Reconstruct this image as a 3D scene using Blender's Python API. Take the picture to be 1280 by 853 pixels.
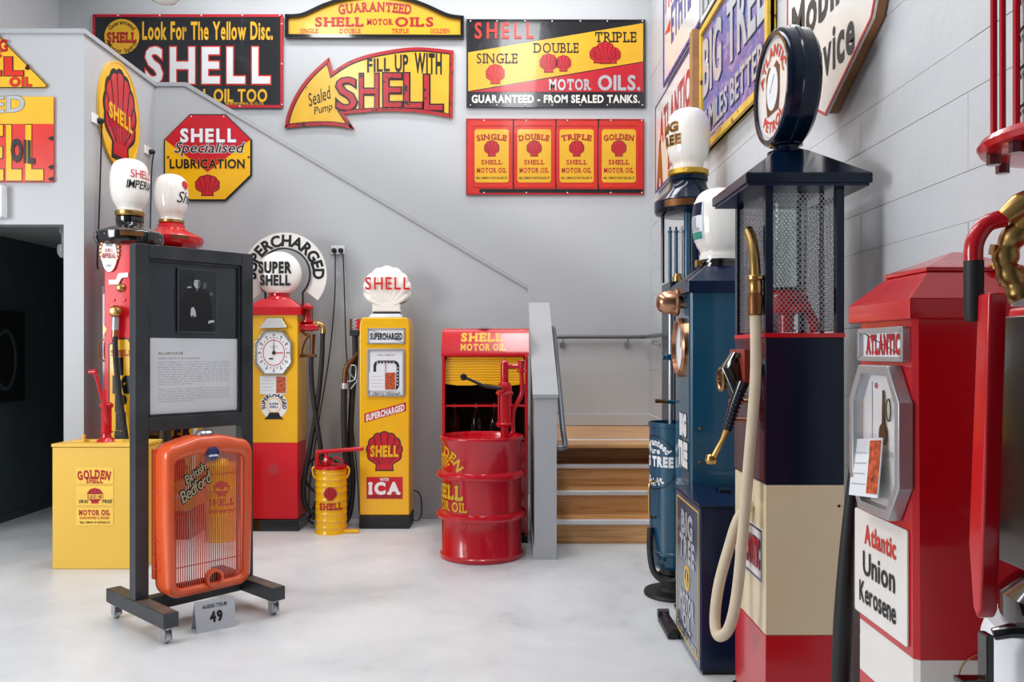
import bpy, math, random
from mathutils import Matrix, Vector
random.seed(7)
for o in list(bpy.data.objects): bpy.data.objects.remove(o)
PI = math.pi; F = 1030.0; EYE = 1.49
COL = bpy.context.scene.collection
# ------------------------------------------------------------------ camera
cam = bpy.data.objects.new('camera', bpy.data.cameras.new('camera')); COL.objects.link(cam)
cam.location = (0, 0, EYE); cam.rotation_euler = (PI/2, 0, 0)
cam.data.sensor_width = 36; cam.data.lens = 36*F/1280; cam.data.shift_y = 13.5/1280
cam.data.clip_start = .05
bpy.context.scene.camera = cam
# ------------------------------------------------------------------ world and light
W = bpy.data.worlds.new('daylight'); bpy.context.scene.world = W; W.use_nodes = True
W.node_tree.nodes['Background'].inputs[0].default_value = (.95, .97, 1.0, 1)
W.node_tree.nodes['Background'].inputs[1].default_value = 0.2
def area(name, loc, rot, sx, sy, e, col=(1, 1, 1)):
    l = bpy.data.lights.new(name, 'AREA'); l.shape = 'RECTANGLE'; l.size = sx; l.size_y = sy; l.energy = e; l.color = col
    o = bpy.data.objects.new(name, l); COL.objects.link(o); o.location = loc; o.rotation_euler = rot
    return o
area('ceiling_strip_light', (-2.3, 4.6, 5.5), (0, 0, 0), .5, 5.0, 105, (.98, .99, 1))
area('ceiling_strip_light', (.1, 4.6, 5.5), (0, 0, 0), .5, 5.0, 105, (.98, .99, 1))
area('ceiling_strip_light', (-1.0, 7.9, 5.55), (0, 0, 0), 4.5, .3, 48, (.98, .99, 1))
area('window_light', (-6.2, 2.1, 2.3), Vector((5.6, 3.4, -.9)).to_track_quat('-Z', 'Y').to_euler(), 3.2, 2.2, 300, (.97, .98, 1))
sc = bpy.context.scene
sc.view_settings.view_transform = 'Standard'; sc.view_settings.look = 'None'; sc.view_settings.gamma = 1
sc.view_settings.exposure = 0.0; sc.view_settings.use_curve_mapping = False
# ------------------------------------------------------------------ materials
def S(h, a=1):
    c = [int(h[i:i+2], 16)/255 for i in (0, 2, 4)]
    return tuple(x/12.92 if x <= .04045 else ((x+.055)/1.055)**2.4 for x in c) + (a,)
def key_thin(n): return n == 'cyl'
def mat(name, h, rough=.5, metal=0., coat=0., var=.06, scale=6., bump=0., bscale=30., chip=None, chipth=.66, chipscale=9., trans=0., emit=0., spec=None):
    m = bpy.data.materials.new(name); m.use_nodes = True; nt = m.node_tree; N = nt.nodes; L = nt.links
    b = N['Principled BSDF']; c = S(h)
    b.inputs['Roughness'].default_value = rough; b.inputs['Metallic'].default_value = metal
    b.inputs['Coat Weight'].default_value = coat; b.inputs['Coat Roughness'].default_value = .06
    if spec is not None: b.inputs['Specular IOR Level'].default_value = spec
    tc = N.new('ShaderNodeTexCoord')
    n = N.new('ShaderNodeTexNoise'); n.inputs['Scale'].default_value = scale; n.inputs['Detail'].default_value = 5
    L.new(tc.outputs['Object'], n.inputs['Vector'])
    r = N.new('ShaderNodeMapRange'); r.inputs[1].default_value = .3; r.inputs[2].default_value = .7
    r.inputs[3].default_value = 1-var; r.inputs[4].default_value = 1+var
    L.new(n.outputs['Fac'], r.inputs[0])
    mx = N.new('ShaderNodeVectorMath'); mx.operation = 'SCALE'; mx.inputs[0].default_value = c[:3]
    L.new(r.outputs[0], mx.inputs['Scale']); out = mx.outputs[0]
    if chip:
        cn = N.new('ShaderNodeTexNoise'); cn.inputs['Scale'].default_value = chipscale; cn.inputs['Detail'].default_value = 6; cn.inputs['Roughness'].default_value = .6
        L.new(tc.outputs['Object'], cn.inputs['Vector'])
        cr = N.new('ShaderNodeValToRGB'); cr.color_ramp.elements[0].position = chipth; cr.color_ramp.elements[1].position = chipth+.02
        L.new(cn.outputs['Fac'], cr.inputs[0])
        mi = N.new('ShaderNodeMix'); mi.data_type = 'RGBA'; mi.inputs[7].default_value = S(chip)
        L.new(cr.outputs[0], mi.inputs[0]); L.new(out, mi.inputs[6]); out = mi.outputs[2]
    L.new(out, b.inputs['Base Color'])
    if bump:
        bn = N.new('ShaderNodeTexNoise'); bn.inputs['Scale'].default_value = bscale; bn.inputs['Detail'].default_value = 4
        L.new(tc.outputs['Object'], bn.inputs['Vector'])
        bp = N.new('ShaderNodeBump'); bp.inputs['Strength'].default_value = bump; bp.inputs['Distance'].default_value = .01
        L.new(bn.outputs['Fac'], bp.inputs['Height']); L.new(bp.outputs[0], b.inputs['Normal'])
    if trans: b.inputs['Transmission Weight'].default_value = trans; b.inputs['IOR'].default_value = 1.12 if key_thin(name) else 1.3
    if emit: b.inputs['Emission Color'].default_value = c; b.inputs['Emission Strength'].default_value = emit
    return m
M = {}
def mk(key, *a, **k): M[key] = mat(key, *a, **k)
mk('wall', 'C6C9CC', .6, var=.02, scale=1.2, bump=.06, bscale=120)
mk('stairwall', 'B5B8BB', .42, var=.02, scale=1.5, bump=.05, bscale=120)
mk('cap', 'A6A9AD', .6, var=.02)
mk('block', 'C8CBCE', .5, var=.03, scale=3, bump=.35, bscale=14)
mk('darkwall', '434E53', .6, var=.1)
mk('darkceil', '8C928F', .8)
mk('ceil', 'D5D6DA', .8)
mk('nose', 'F0F2F4', .35, .3)
mk('rail', '6E747C', .35, .5)
mk('steel', 'B9BCC0', .3, .9)
mk('rawsteel', '44474A', .42, .6, var=.3, scale=5, bump=.05)
mk('rawtop', '6F665F', .5, .5, var=.4, scale=7)
mk('white', 'EDEDEE', .35, var=.02)
mk('whiteenam', 'E9E6E0', .25, coat=.3, var=.03, chip='7A5A48', chipth=.74, chipscale=5)
mk('card', 'E4E8EC', .45, var=.02)
mk('globe', 'F6F3EC', .16, coat=.6, var=.01)
mk('yellow', 'F2B705', .3, coat=.5, var=.03)
mk('yellowsign', 'E9B124', .3, coat=.3, var=.05, scale=4)
mk('yellowsignrust', 'EAB62C', .3, coat=.3, var=.08, scale=4, chip='38201A', chipth=.73, chipscale=7)
mk('yellowbox', 'EBBE4A', .4, var=.02, scale=3)
mk('red', 'C40A1C', .22, coat=.45, var=.03)
mk('brightred', 'DC1024', .38, coat=.2, spec=.3, var=.02)
mk('goldline', 'D9B650', .4)
mk('drumred', 'C80A22', .25, coat=.6, var=.04, bump=.05, bscale=12)
mk('redsign', 'C41428', .3, coat=.3, var=.06)
mk('redrust', 'B01A26', .35, var=.15, chip='2C1A1A', chipth=.6, chipscale=14)
mk('redchip', 'D62A1C', .35, coat=.1, var=.08, chip='4A2A22', chipth=.7, chipscale=8)
mk('textred', 'B4121F', .35, var=.05)
mk('black', '0B0C10', .35, var=.1)
mk('blacksign', '14171C', .22, coat=.5, var=.25, scale=9, chip='5A5E62', chipth=.74, chipscale=14, bump=.15, bscale=14)
mk('gloss', '07080A', .12, coat=.8)
mk('rubber', '16181A', .55, var=.15)
mk('navy', '07182C', .15, coat=.12, spec=.25, var=.05)
mk('navybox', '0E1C3C', .25, coat=.12, spec=.3, var=.05)
mk('teal', '0F4A66', .28, coat=.5, var=.04)
mk('cream', 'E3D3AE', .3, coat=.4, var=.02)
mk('brass', 'B8935A', .3, 1., var=.12, bump=.05)
mk('tan', 'B5A684', .4)
mk('brassdull', 'A08250', .38, 1., var=.15, bump=.05)
mk('copper', 'C09070', .25, 1., var=.1)
mk('bronze', '7A5030', .4, .8, var=.2)
mk('chrome', 'D4D2CC', .18, 1., var=.05)
mk('greymetal', 'B4B6BA', .35, .6)
mk('creamhose', 'D2C2A8', .6, var=.08, scale=12)
mk('orange', 'E85C2A', .3, coat=.5, var=.05)
mk('orangebar', 'DB4A24', .35, coat=.4)
mk('dark', '0A0807', .7)
mk('photo', '2B333A', .3, coat=.3, var=.5, scale=3)
mk('photodark', '12161B', .3, coat=.3, var=.6, scale=5)
mk('photomid', '59636B', .4, var=.2)
mk('photolight', 'C9CDD0', .4)
mk('textgrey', 'A9ADB2', .5)
mk('texttan', '9A8A78', .5)
mk('cardpic', 'B5502C', .4, var=.8, scale=60)
mk('timber', 'A87A50', .55, var=.2, scale=8)
mk('purple', '4A3C94', .35, var=.1)
mk('bluesign', '3E55A0', .35)
mk('yellowrust', 'DDB43A', .4, var=.15, chip='5A3A22', chipth=.62, chipscale=14)
mk('silver', 'BFC3C8', .3, .3, var=.1)
mk('green', '3A8F7C', .4)
mk('maroon', '4A0A18', .2, coat=.6)
mk('rustred', '8E3222', .4, var=.2)
mk('blocker_dark', '3A3D42', .6)  # dark tone of the added, unseen walls near the camera
mk('trayblack', '1C1C20', .4)
mk('plasticgrey', '8B8F94', .5)
mk('cyl', 'FFFFFF', .03, trans=1.)
mk('bottle', 'DFE8E6', .05, trans=1.)
mk('mesh', 'A7ABB0', .35, .7)
mk('wood', 'C98F52', .35)
mk('blueemblem', '22306A', .3, coat=.4)
def special():
    # varnished boards with a stretched grain
    m = M['wood']; nt = m.node_tree; N = nt.nodes; L = nt.links; b = N['Principled BSDF']
    tc = N.new('ShaderNodeTexCoord'); mp = N.new('ShaderNodeMapping'); mp.inputs['Scale'].default_value = (1.5, 14, 30)
    oi = N.new('ShaderNodeObjectInfo'); ad = N.new('ShaderNodeVectorMath'); ad.operation = 'ADD'
    L.new(tc.outputs['Object'], ad.inputs[0]); L.new(oi.outputs['Random'], ad.inputs[1]); L.new(ad.outputs[0], mp.inputs[0])
    n = N.new('ShaderNodeTexNoise'); n.inputs['Scale'].default_value = 1.6; n.inputs['Detail'].default_value = 6; n.inputs['Distortion'].default_value = .6
    L.new(mp.outputs[0], n.inputs['Vector'])
    cr = N.new('ShaderNodeValToRGB'); cr.color_ramp.elements[0].position = .3; cr.color_ramp.elements[0].color = S('BC8148')
    cr.color_ramp.elements[1].position = .7; cr.color_ramp.elements[1].color = S('E8B47A')
    L.new(n.outputs['Fac'], cr.inputs[0]); L.new(cr.outputs[0], b.inputs['Base Color'])
    # polished concrete floor
    m = mat('concrete', 'E2E2E1', .33, var=.03, scale=.7); M['concrete'] = m; nt = m.node_tree; N = nt.nodes; L = nt.links; b = N['Principled BSDF']
    tc = N.new('ShaderNodeTexCoord')
    n1 = N.new('ShaderNodeTexNoise'); n1.inputs['Scale'].default_value = .9; n1.inputs['Detail'].default_value = 9; n1.inputs['Roughness'].default_value = .62; n1.inputs['Distortion'].default_value = .5
    n2 = N.new('ShaderNodeTexNoise'); n2.inputs['Scale'].default_value = 6; n2.inputs['Detail'].default_value = 8; n2.inputs['Roughness'].default_value = .7
    L.new(tc.outputs['Object'], n1.inputs['Vector']); L.new(tc.outputs['Object'], n2.inputs['Vector'])
    mm = N.new('ShaderNodeMath'); mm.operation = 'MULTIPLY_ADD'; mm.inputs[1].default_value = .35
    L.new(n2.outputs['Fac'], mm.inputs[0]); L.new(n1.outputs['Fac'], mm.inputs[2])
    cr = N.new('ShaderNodeValToRGB'); e = cr.color_ramp.elements; e[0].position = .45; e[0].color = S('B2B5B7'); e[1].position = .85; e[1].color = S('DDDFE0')
    x = e.new(.6); x.color = S('CDD0D2')
    L.new(mm.outputs[0], cr.inputs[0]); L.new(cr.outputs[0], b.inputs['Base Color'])
    rr = N.new('ShaderNodeMapRange'); rr.inputs[3].default_value = .28; rr.inputs[4].default_value = .5
    L.new(n2.outputs['Fac'], rr.inputs[0]); L.new(rr.outputs[0], b.inputs['Roughness'])
    # painted landscape of the blue and purple wall sign
    m = mat('mountain', '6A5A9A', .35); M['mountain'] = m; nt = m.node_tree; N = nt.nodes; L = nt.links; b = N['Principled BSDF']
    tc = N.new('ShaderNodeTexCoord'); mp = N.new('ShaderNodeMapping'); mp.inputs['Scale'].default_value = (2.2, 1, 3.4)
    L.new(tc.outputs['Object'], mp.inputs[0])
    n = N.new('ShaderNodeTexNoise'); n.inputs['Scale'].default_value = 1.7; n.inputs['Detail'].default_value = 3; n.inputs['Distortion'].default_value = 2.2
    L.new(mp.outputs[0], n.inputs['Vector'])
    cr = N.new('ShaderNodeValToRGB'); e = cr.color_ramp.elements; e[0].position = .3; e[0].color = S('2C4C8C'); e[1].position = .74; e[1].color = S('3C5CA0')
    for p, c in ((.42, '5E6FB0'), (.48, '6A4E92'), (.55, '8D7CB4'), (.62, 'A59AB4'), (.66, '55479A')):
        x = e.new(p); x.color = S(c)
    L.new(n.outputs['Fac'], cr.inputs[0]); L.new(cr.outputs[0], b.inputs['Base Color'])
special()
# ------------------------------------------------------------------ geometry helpers
def Rz(a): return Matrix.Rotation(math.radians(a), 4, 'Z')
def Rx(a): return Matrix.Rotation(math.radians(a), 4, 'X')
def Ry(a): return Matrix.Rotation(math.radians(a), 4, 'Y')
def Tr(x, y, z): return Matrix.Translation((x, y, z))
class G:
    def __init__(s): s.v = []; s.f = []; s.M = Matrix()
    def add(s, vs, fs):
        n = len(s.v); s.v += [tuple(s.M @ Vector(v)) for v in vs]; s.f += [tuple(i+n for i in f) for f in fs]; return s
    def box(s, x0, x1, y0, y1, z0, z1):
        return s.add([(x0,y0,z0),(x1,y0,z0),(x1,y1,z0),(x0,y1,z0),(x0,y0,z1),(x1,y0,z1),(x1,y1,z1),(x0,y1,z1)],
                     [(0,3,2,1),(4,5,6,7),(0,1,5,4),(1,2,6,5),(2,3,7,6),(3,0,4,7)])
    def frus(s, b0, z0, b1, z1):   # rectangles (x0,x1,y0,y1)
        return s.add([(b0[0],b0[2],z0),(b0[1],b0[2],z0),(b0[1],b0[3],z0),(b0[0],b0[3],z0),(b1[0],b1[2],z1),(b1[1],b1[2],z1),(b1[1],b1[3],z1),(b1[0],b1[3],z1)],
                     [(0,3,2,1),(4,5,6,7),(0,1,5,4),(1,2,6,5),(2,3,7,6),(3,0,4,7)])
    def lathe(s, prof, n=32, c=(0,0,0), axis='Z', cap1=True):
        R = {'Z': Matrix(), 'Y': Rx(90), 'X': Ry(90)}[axis]   # Y: profile runs towards -y ; X: towards +x
        T = Tr(*c) @ R; vs = []; fs = []; rings = []
        for r, z in prof:
            if r < 1e-6: rings.append([len(vs)]); vs.append(T @ Vector((0,0,z)))
            else:
                rings.append(list(range(len(vs), len(vs)+n)))
                vs += [T @ Vector((r*math.cos(2*PI*k/n), r*math.sin(2*PI*k/n), z)) for k in range(n)]
        for a, b in zip(rings, rings[1:]):
            for k in range(n):
                k2 = (k+1) % n
                if len(a) == 1 and len(b) == 1: continue
                if len(a) == 1: fs.append((a[0], b[k2], b[k]))
                elif len(b) == 1: fs.append((a[k], a[k2], b[0]))
                else: fs.append((a[k], a[k2], b[k2], b[k]))
        if len(rings[0]) > 1: fs.append(tuple(reversed(rings[0])))
        if len(rings[-1]) > 1 and cap1: fs.append(tuple(rings[-1]))
        return s.add(vs, fs)
    def cyl(s, p0, p1, r, n=16, r1=None):
        return s.tube([p0, p1], [r, r if r1 is None else r1], n)
    def tube(s, pts, r, n=10, closed=False):
        pts = [Vector(p) for p in pts]; k = len(pts); rs = r if isinstance(r, (list, tuple)) else [r]*k
        vs = []; fs = []; up = None
        for i, p in enumerate(pts):
            if closed: t = pts[(i+1) % k]-pts[i-1]
            else: t = pts[min(i+1, k-1)]-pts[max(i-1, 0)]
            t.normalize()
            if up is None:
                up = t.cross(Vector((0,0,1)));
                if up.length < .05: up = t.cross(Vector((0,1,0)))
            up = (up - t*up.dot(t)); up.normalize(); w = t.cross(up)
            vs += [p + (up*math.cos(2*PI*j/n) + w*math.sin(2*PI*j/n))*rs[i] for j in range(n)]
        m = k if closed else k-1
        for i in range(m):
            a = i*n; b = ((i+1) % k)*n
            for j in range(n): fs.append((a+j, a+(j+1) % n, b+(j+1) % n, b+j))
        if not closed: fs.append(tuple(reversed(range(n)))); fs.append(tuple(range((k-1)*n, k*n)))
        return s.add(vs, fs)
    def plate(s, poly, y0, y1):   # polygon of (x,z), front at y0 (towards -y), back at y1
        a = sum(poly[i][0]*poly[(i+1) % len(poly)][1]-poly[(i+1) % len(poly)][0]*poly[i][1] for i in range(len(poly)))
        if a < 0: poly = poly[::-1]
        n = len(poly); vs = [(x, y0, z) for x, z in poly]+[(x, y1, z) for x, z in poly]
        fs = [tuple(range(n)), tuple(reversed(range(n, 2*n)))]
        for i in range(n): j = (i+1) % n; fs.append((j, i, i+n, j+n))
        return s.add(vs, fs)
    def ringplate(s, outer, inner, y0, y1):
        n = len(outer); vs = [(x,y0,z) for x,z in outer]+[(x,y0,z) for x,z in inner]+[(x,y1,z) for x,z in outer]+[(x,y1,z) for x,z in inner]
        fs = []
        for i in range(n):
            j = (i+1) % n
            fs += [(i, j, n+j, n+i), (2*n+j, 2*n+i, 3*n+i, 3*n+j), (j, i, 2*n+i, 2*n+j), (n+i, n+j, 3*n+j, 3*n+i)]
        return s.add(vs, fs)
def link(name, me, m, parent=None):
    o = bpy.data.objects.new(name, me); COL.objects.link(o)
    if m is not None and not me.materials: me.materials.append(m)
    if parent: o.parent = parent
    return o
def obj(name, g, m, parent=None, bevel=0, sharp=32, loc=None):
    me = bpy.data.meshes.new(name); me.from_pydata(g.v, [], g.f); me.validate()
    for p in me.polygons: p.use_smooth = True
    me.set_sharp_from_angle(angle=math.radians(sharp)); me.update()
    o = link(name, me, M[m] if isinstance(m, str) else m, parent)
    if loc: o.location = loc
    if bevel:
        b = o.modifiers.new('bevel', 'BEVEL'); b.width = bevel; b.segments = 2; b.limit_method = 'ANGLE'; b.angle_limit = math.radians(40); b.harden_normals = True
    return o
def tag(o, label=None, cat=None, group=None, kind=None):
    for k, v in (('label', label), ('category', cat), ('group', group), ('kind', kind)):
        if v: o[k] = v
    return o
def thing(name, label, cat, loc=(0,0,0), rotz=0, group=None):
    o = bpy.data.objects.new(name, None); COL.objects.link(o); o.location = loc; o.rotation_euler = (0, 0, math.radians(rotz)); o.empty_display_size = .1
    return tag(o, label, cat, group)
def struct(name, g, m, **k): return tag(obj(name, g, m, **k), kind='structure')
def kids(o): return [c for c in bpy.data.objects if c.parent == o]
def copy_tree(o, parent=None):
    c = o.copy(); COL.objects.link(c); c.parent = parent
    for ch in kids(o): copy_tree(ch, c)
    return c
def spl(pts, n=8, closed=False):
    P = [Vector(p) for p in pts]; out = []; k = len(P)
    for i in range(k if closed else k-1):
        if closed: a, b, c, d = P[i-1], P[i], P[(i+1) % k], P[(i+2) % k]
        else: a, b, c, d = P[max(i-1,0)], P[i], P[i+1], P[min(i+2,k-1)]
        for j in range(n):
            t = j/n; out.append(.5*((2*b)+(c-a)*t+(2*a-5*b+4*c-d)*t*t+(3*b-a-3*c+d)*t**3))
    if not closed: out.append(P[-1])
    return out
def circ(cx, cz, r, n=40, rz=None, a0=0, a1=360):
    rz = rz or r; full = abs(a1-a0) >= 360; m = n if full else n+1
    return [(cx+r*math.cos(math.radians(a0+(a1-a0)*k/n)), cz+rz*math.sin(math.radians(a0+(a1-a0)*k/n))) for k in range(m)]
def rrect(x0, x1, z0, z1, r, n=6):
    out = []
    for cx, cz, a in ((x1-r, z1-r, 0), (x0+r, z1-r, 90), (x0+r, z0+r, 180), (x1-r, z0+r, 270)):
        for k in range(n+1): t = math.radians(a+90*k/n); out.append((cx+r*math.cos(t), cz+r*math.sin(t)))
    return out
def inset(poly, d):   # shrink an outline towards the inside by d
    n = len(poly); a = sum(poly[i][0]*poly[(i+1) % n][1]-poly[(i+1) % n][0]*poly[i][1] for i in range(n)); s = 1 if a > 0 else -1
    out = []
    for i in range(n):
        p0, p, p1 = Vector(poly[i-1]), Vector(poly[i]), Vector(poly[(i+1) % n])
        e0 = (p-p0).normalized(); e1 = (p1-p).normalized(); n0 = Vector((-e0.y, e0.x))*s; n1 = Vector((-e1.y, e1.x))*s
        b = n0+n1; L = b.length
        if L < .3: out.append(tuple(p+n0*d)); continue
        b.normalize(); k = d/max(.35, b.dot(n0)); out.append(tuple(p+b*k))
    return out
# ------------------------------------------------------------------ lettering
_gc = {}
def glyph(ch, off):
    key = (ch, round(off, 4))
    if key not in _gc:
        c = bpy.data.curves.new('t', 'FONT'); c.body = ch; c.size = 1; c.resolution_u = 3; c.offset = off; c.dimensions = '2D'; c.fill_mode = 'FRONT'
        o = bpy.data.objects.new('t', c); me = bpy.data.meshes.new_from_object(o)
        _gc[key] = ([(v.co.x, v.co.y) for v in me.vertices], [tuple(p.vertices) for p in me.polygons])
        bpy.data.objects.remove(o); bpy.data.curves.remove(c); bpy.data.meshes.remove(me)
    return _gc[key]
CAP = max(y for x, y in glyph('H', 0)[0])
SER = {'H': ((.1,0),(.1,1),(.9,0),(.9,1)), 'I': ((.5,0),(.5,1)), 'L': ((.15,0),(.15,1),('t',0)), 'E': ((.1,0),(.1,1),('t',0),('t',1)), 'F': ((.15,0),(.1,1),('t',1)),
       'T': ((.5,0),('l',1),('t',1)), 'N': ((.1,0),(.06,1),(.9,1)), 'M': ((.08,0),(.92,0),(.05,1),(.95,1)), 'A': ((.06,0),(.94,0)), 'R': ((.12,0),(.1,1),(.92,0)),
       'P': ((.14,0),(.1,1)), 'D': ((.08,0),(.08,1)), 'B': ((.08,0),(.08,1)), 'U': ((.1,1),(.9,1)), 'W': ((.05,1),(.95,1)), 'K': ((.1,0),(.1,1),(.95,0),(.9,1)), 'G': ((.86,.38),), }
def letters(s, bold, slab=False, gap=.13):
    out = []; x = 0
    for ch in s:
        if ch == ' ': x += .34; continue
        vs, _ = glyph(ch, 0); x0 = min(v[0] for v in vs)-bold; x1 = max(v[0] for v in vs)+bold
        if out and out[-1][0]+ch in ('RC', 'RG', 'RO', 'LT', 'AT', 'TA', 'KE', 'LO', 'FO', 'AG'): x -= .06
        out.append((ch, x-x0, x0, x1)); x += x1-x0+gap*(.9 if not slab else 1.7)
    return out, x-gap
def T(parent, s, box, m, y=-.0015, bold=.02, slab=False, shear=0, arc=None, fmap=None, out=None, depth=0, rot=0, name='lettering', gap=.09, slant=0):
    """box = x0,z0,w,h in the parent's frame; arc = (cx, cz, r, centre angle, span) in degrees with letters of height box[3]; returns the part."""
    L, Wd = letters(s, bold, slab, gap)
    lower = any(c in 'gjpqy' for c in s)
    zmin = 0-(.22 if lower and not arc else 0); zmax = CAP
    def build(extra, yy, dep):
        vs = []; fs = []; pr = []
        for ch, dx, gx0, gx1 in L:
            gv, gf = glyph(ch, bold+extra); gv = list(gv); gf = list(gf); ng = len(gv)
            if slab:
                w = gx1-gx0
                for px, pz in SER.get(ch, ()):
                    t = .1+extra*.5; hw = (.09 if ch in 'MNAW' else .15)+extra
                    if px == 't': q = (gx1-.1-extra, gx1+extra+bold, (-extra if pz == 0 else CAP-.21), (.21 if pz == 0 else CAP+extra))
                    elif px == 'l': q = (gx0-extra, gx0+.1+extra, (-extra if pz == 0 else CAP-.27), (.27 if pz == 0 else CAP+extra))
                    elif pz not in (0, 1): q = (gx0+px*w-.16, gx0+px*w+.16, pz*CAP, pz*CAP+.1)
                    else: q = (gx0+px*w-hw, gx0+px*w+hw, (-extra if pz == 0 else CAP-t), (t if pz == 0 else CAP+extra))
                    k = len(gv); gv += [(q[0], q[2]), (q[1], q[2]), (q[1], q[3]), (q[0], q[3])]; gf.append((k, k+1, k+2, k+3))
            n = len(vs)
            if arc:
                cx, cz, r, ac, span = arc; sg = 1 if span > 0 else -1
                mid = (dx+(gx0+gx1)/2)/Wd-.5; a = math.radians(ac-mid*span); h = box[3]/CAP
                kx = abs(math.radians(span))*(r+(box[3]/2 if sg > 0 else -box[3]/2))/Wd
                for gx, gy in gv:
                    lx = (gx-(gx0+gx1)/2)*kx; lz = gy*h
                    if sg > 0: ra = r+lz; p = (cx+ra*math.cos(a)+lx*math.sin(a), cz+ra*math.sin(a)-lx*math.cos(a))
                    else: ra = r-lz; p = (cx+ra*math.cos(a)-lx*math.sin(a), cz+ra*math.sin(a)+lx*math.cos(a))
                    vs.append(p)
            else:
                for gx, gy in gv:
                    u = (gx+dx)/Wd; w = (gy-zmin)/(zmax-zmin)
                    vs.append((box[0]+box[2]*u+shear*w*box[3], box[1]+box[3]*w+slant*box[2]*u))
            pr += [0]*ng+[.00025]*(len(gv)-ng)
            fs += [tuple(i+n for i in f) for f in gf]
        if rot:
            ca, sa = math.cos(math.radians(rot)), math.sin(math.radians(rot)); cx, cz = box[0]+box[2]/2, box[1]+box[3]/2
            vs = [(cx+(x-cx)*ca-(z-cz)*sa, cz+(x-cx)*sa+(z-cz)*ca) for x, z in vs]
        f3 = fmap or (lambda x, z, yy: (x, yy, z))
        nf = []
        for f in fs:
            a2 = sum(vs[f[i]][0]*vs[f[(i+1) % len(f)]][1]-vs[f[(i+1) % len(f)]][0]*vs[f[i]][1] for i in range(len(f)))
            nf.append(f if a2 >= 0 else f[::-1])
        g = G(); g.v = [f3(x, z, yy-dep-e_) for (x, z), e_ in zip(vs, pr)]; g.f = list(nf)
        if dep:
            k = len(vs); ed = {}
            g.v += [f3(x, z, yy) for x, z in vs]
            for f in nf:
                for i in range(len(f)):
                    e = (f[i], f[(i+1) % len(f)]); ed[e] = 1
            for a, b in ed:
                if (b, a) not in ed: g.f.append((b, a, a+k, b+k))
        return g
    if out:
        om, ex = out; obj(name+'_outline', build(ex, y, depth*.5), om, parent); y = y-.0012-depth*.5
    return obj(name, build(0, y, depth), m, parent)
def pecten(parent, cx, cz, w, h, m, dm, y=-.0015, fmap=None, ribs=7, out=.04, depth=0, name='shell_emblem'):
    f3 = fmap or (lambda x, z, yy: (x, yy, z))
    def outline(e):
        pts = []; n = ribs*6
        for k in range(n+1):
            a = math.radians(-38+256*k/n); sc = abs(math.sin(PI*ribs*k/n)); r = .47+.035*sc+e
            pts.append((r*1.02*math.cos(a), .53+r*.97*math.sin(a)))
        pts = pts+[(-.22-e, .14), (-.24-e, -e), (.24+e, -e), (.22+e, .14)]
        return [(cx+x*w, cz-h/2+z*h) for x, z in pts]
    def fan(poly, yy):
        g = G(); c = (cx, cz-h*.05); vs = [c]+poly; n = len(poly)
        g.v = [f3(x, z, yy) for x, z in vs]; g.f = [(0, i+1, (i+1) % n+1) for i in range(n)]
        if depth:
            k = len(g.v); g.v += [f3(x, z, y) for x, z in poly]; g.f += [((i+1) % n+1, i+1, k+i, k+(i+1) % n) for i in range(n)]
        return g
    if out: obj(name+'_border', fan(outline(out), y-depth*.3), dm, parent)
    e = obj(name, fan(outline(0), y-.001-depth), m, parent)
    g = G()
    for k in range(ribs+1):
        a = math.radians(-38+256*k/ribs)
        if k in (0, ribs): continue
        p1 = (.46*math.cos(a), .53+.46*math.sin(a)); p0 = (.16*math.cos(a)*.9, .13+.02)
        dx, dz = p1[0]-p0[0], p1[1]-p0[1]; L = math.hypot(dx, dz); nx, nz = -dz/L, dx/L
        q = [(p0[0]+nx*.005, p0[1]+nz*.005), (p0[0]-nx*.005, p0[1]-nz*.005), (p1[0]-nx*.016, p1[1]-nz*.016), (p1[0]+nx*.016, p1[1]+nz*.016)]
        b = len(g.v); g.v += [f3(cx+x*w, cz-h/2+z*h, y-.002-depth) for x, z in q]; g.f.append((b, b+1, b+2, b+3))
    obj('rib_lines', g, dm, e)
    return e
# local box from photo measurements on a frontal plane at depth d, relative to a thing at (X0, Z0)
class Fr:
    def __init__(s, d, X0=0, Z0=0): s.d = d; s.X0 = X0; s.Z0 = Z0
    def x(s, p): return (p-640)*s.d/F-s.X0
    def z(s, p): return EYE-(p-440)*s.d/F-s.Z0
    def b(s, x0, y0, x1, y1): return (s.x(x0), s.z(y1), s.x(x1)-s.x(x0), s.z(y0)-s.z(y1))
    def p(s, *pts): return [(s.x(a), s.z(b)) for a, b in pts]
def bolt(parent, x, z, y, r=.008, m='white'):
    g = G().lathe([(r, 0), (r*.8, r*.5), (0, r*.6)], 8, (0, 0, 0), 'Y'); me = bolt.me.get((r, m))
    if me is None: o = obj('bolt', g, m, parent); bolt.me[(r, m)] = o.data
    else: o = link('bolt', me, None, parent)
    o.location = (x, y, z); return o
bolt.me = {}
# ================================================================== THE SETTING
struct('floor', G().box(-6.5, 1.6, -.8, 9.0, -.1, 0), 'concrete')
struct('ceiling', G().box(-6.5, 1.6, -1.0, 9.0, 5.7, 5.8), 'ceil')
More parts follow.
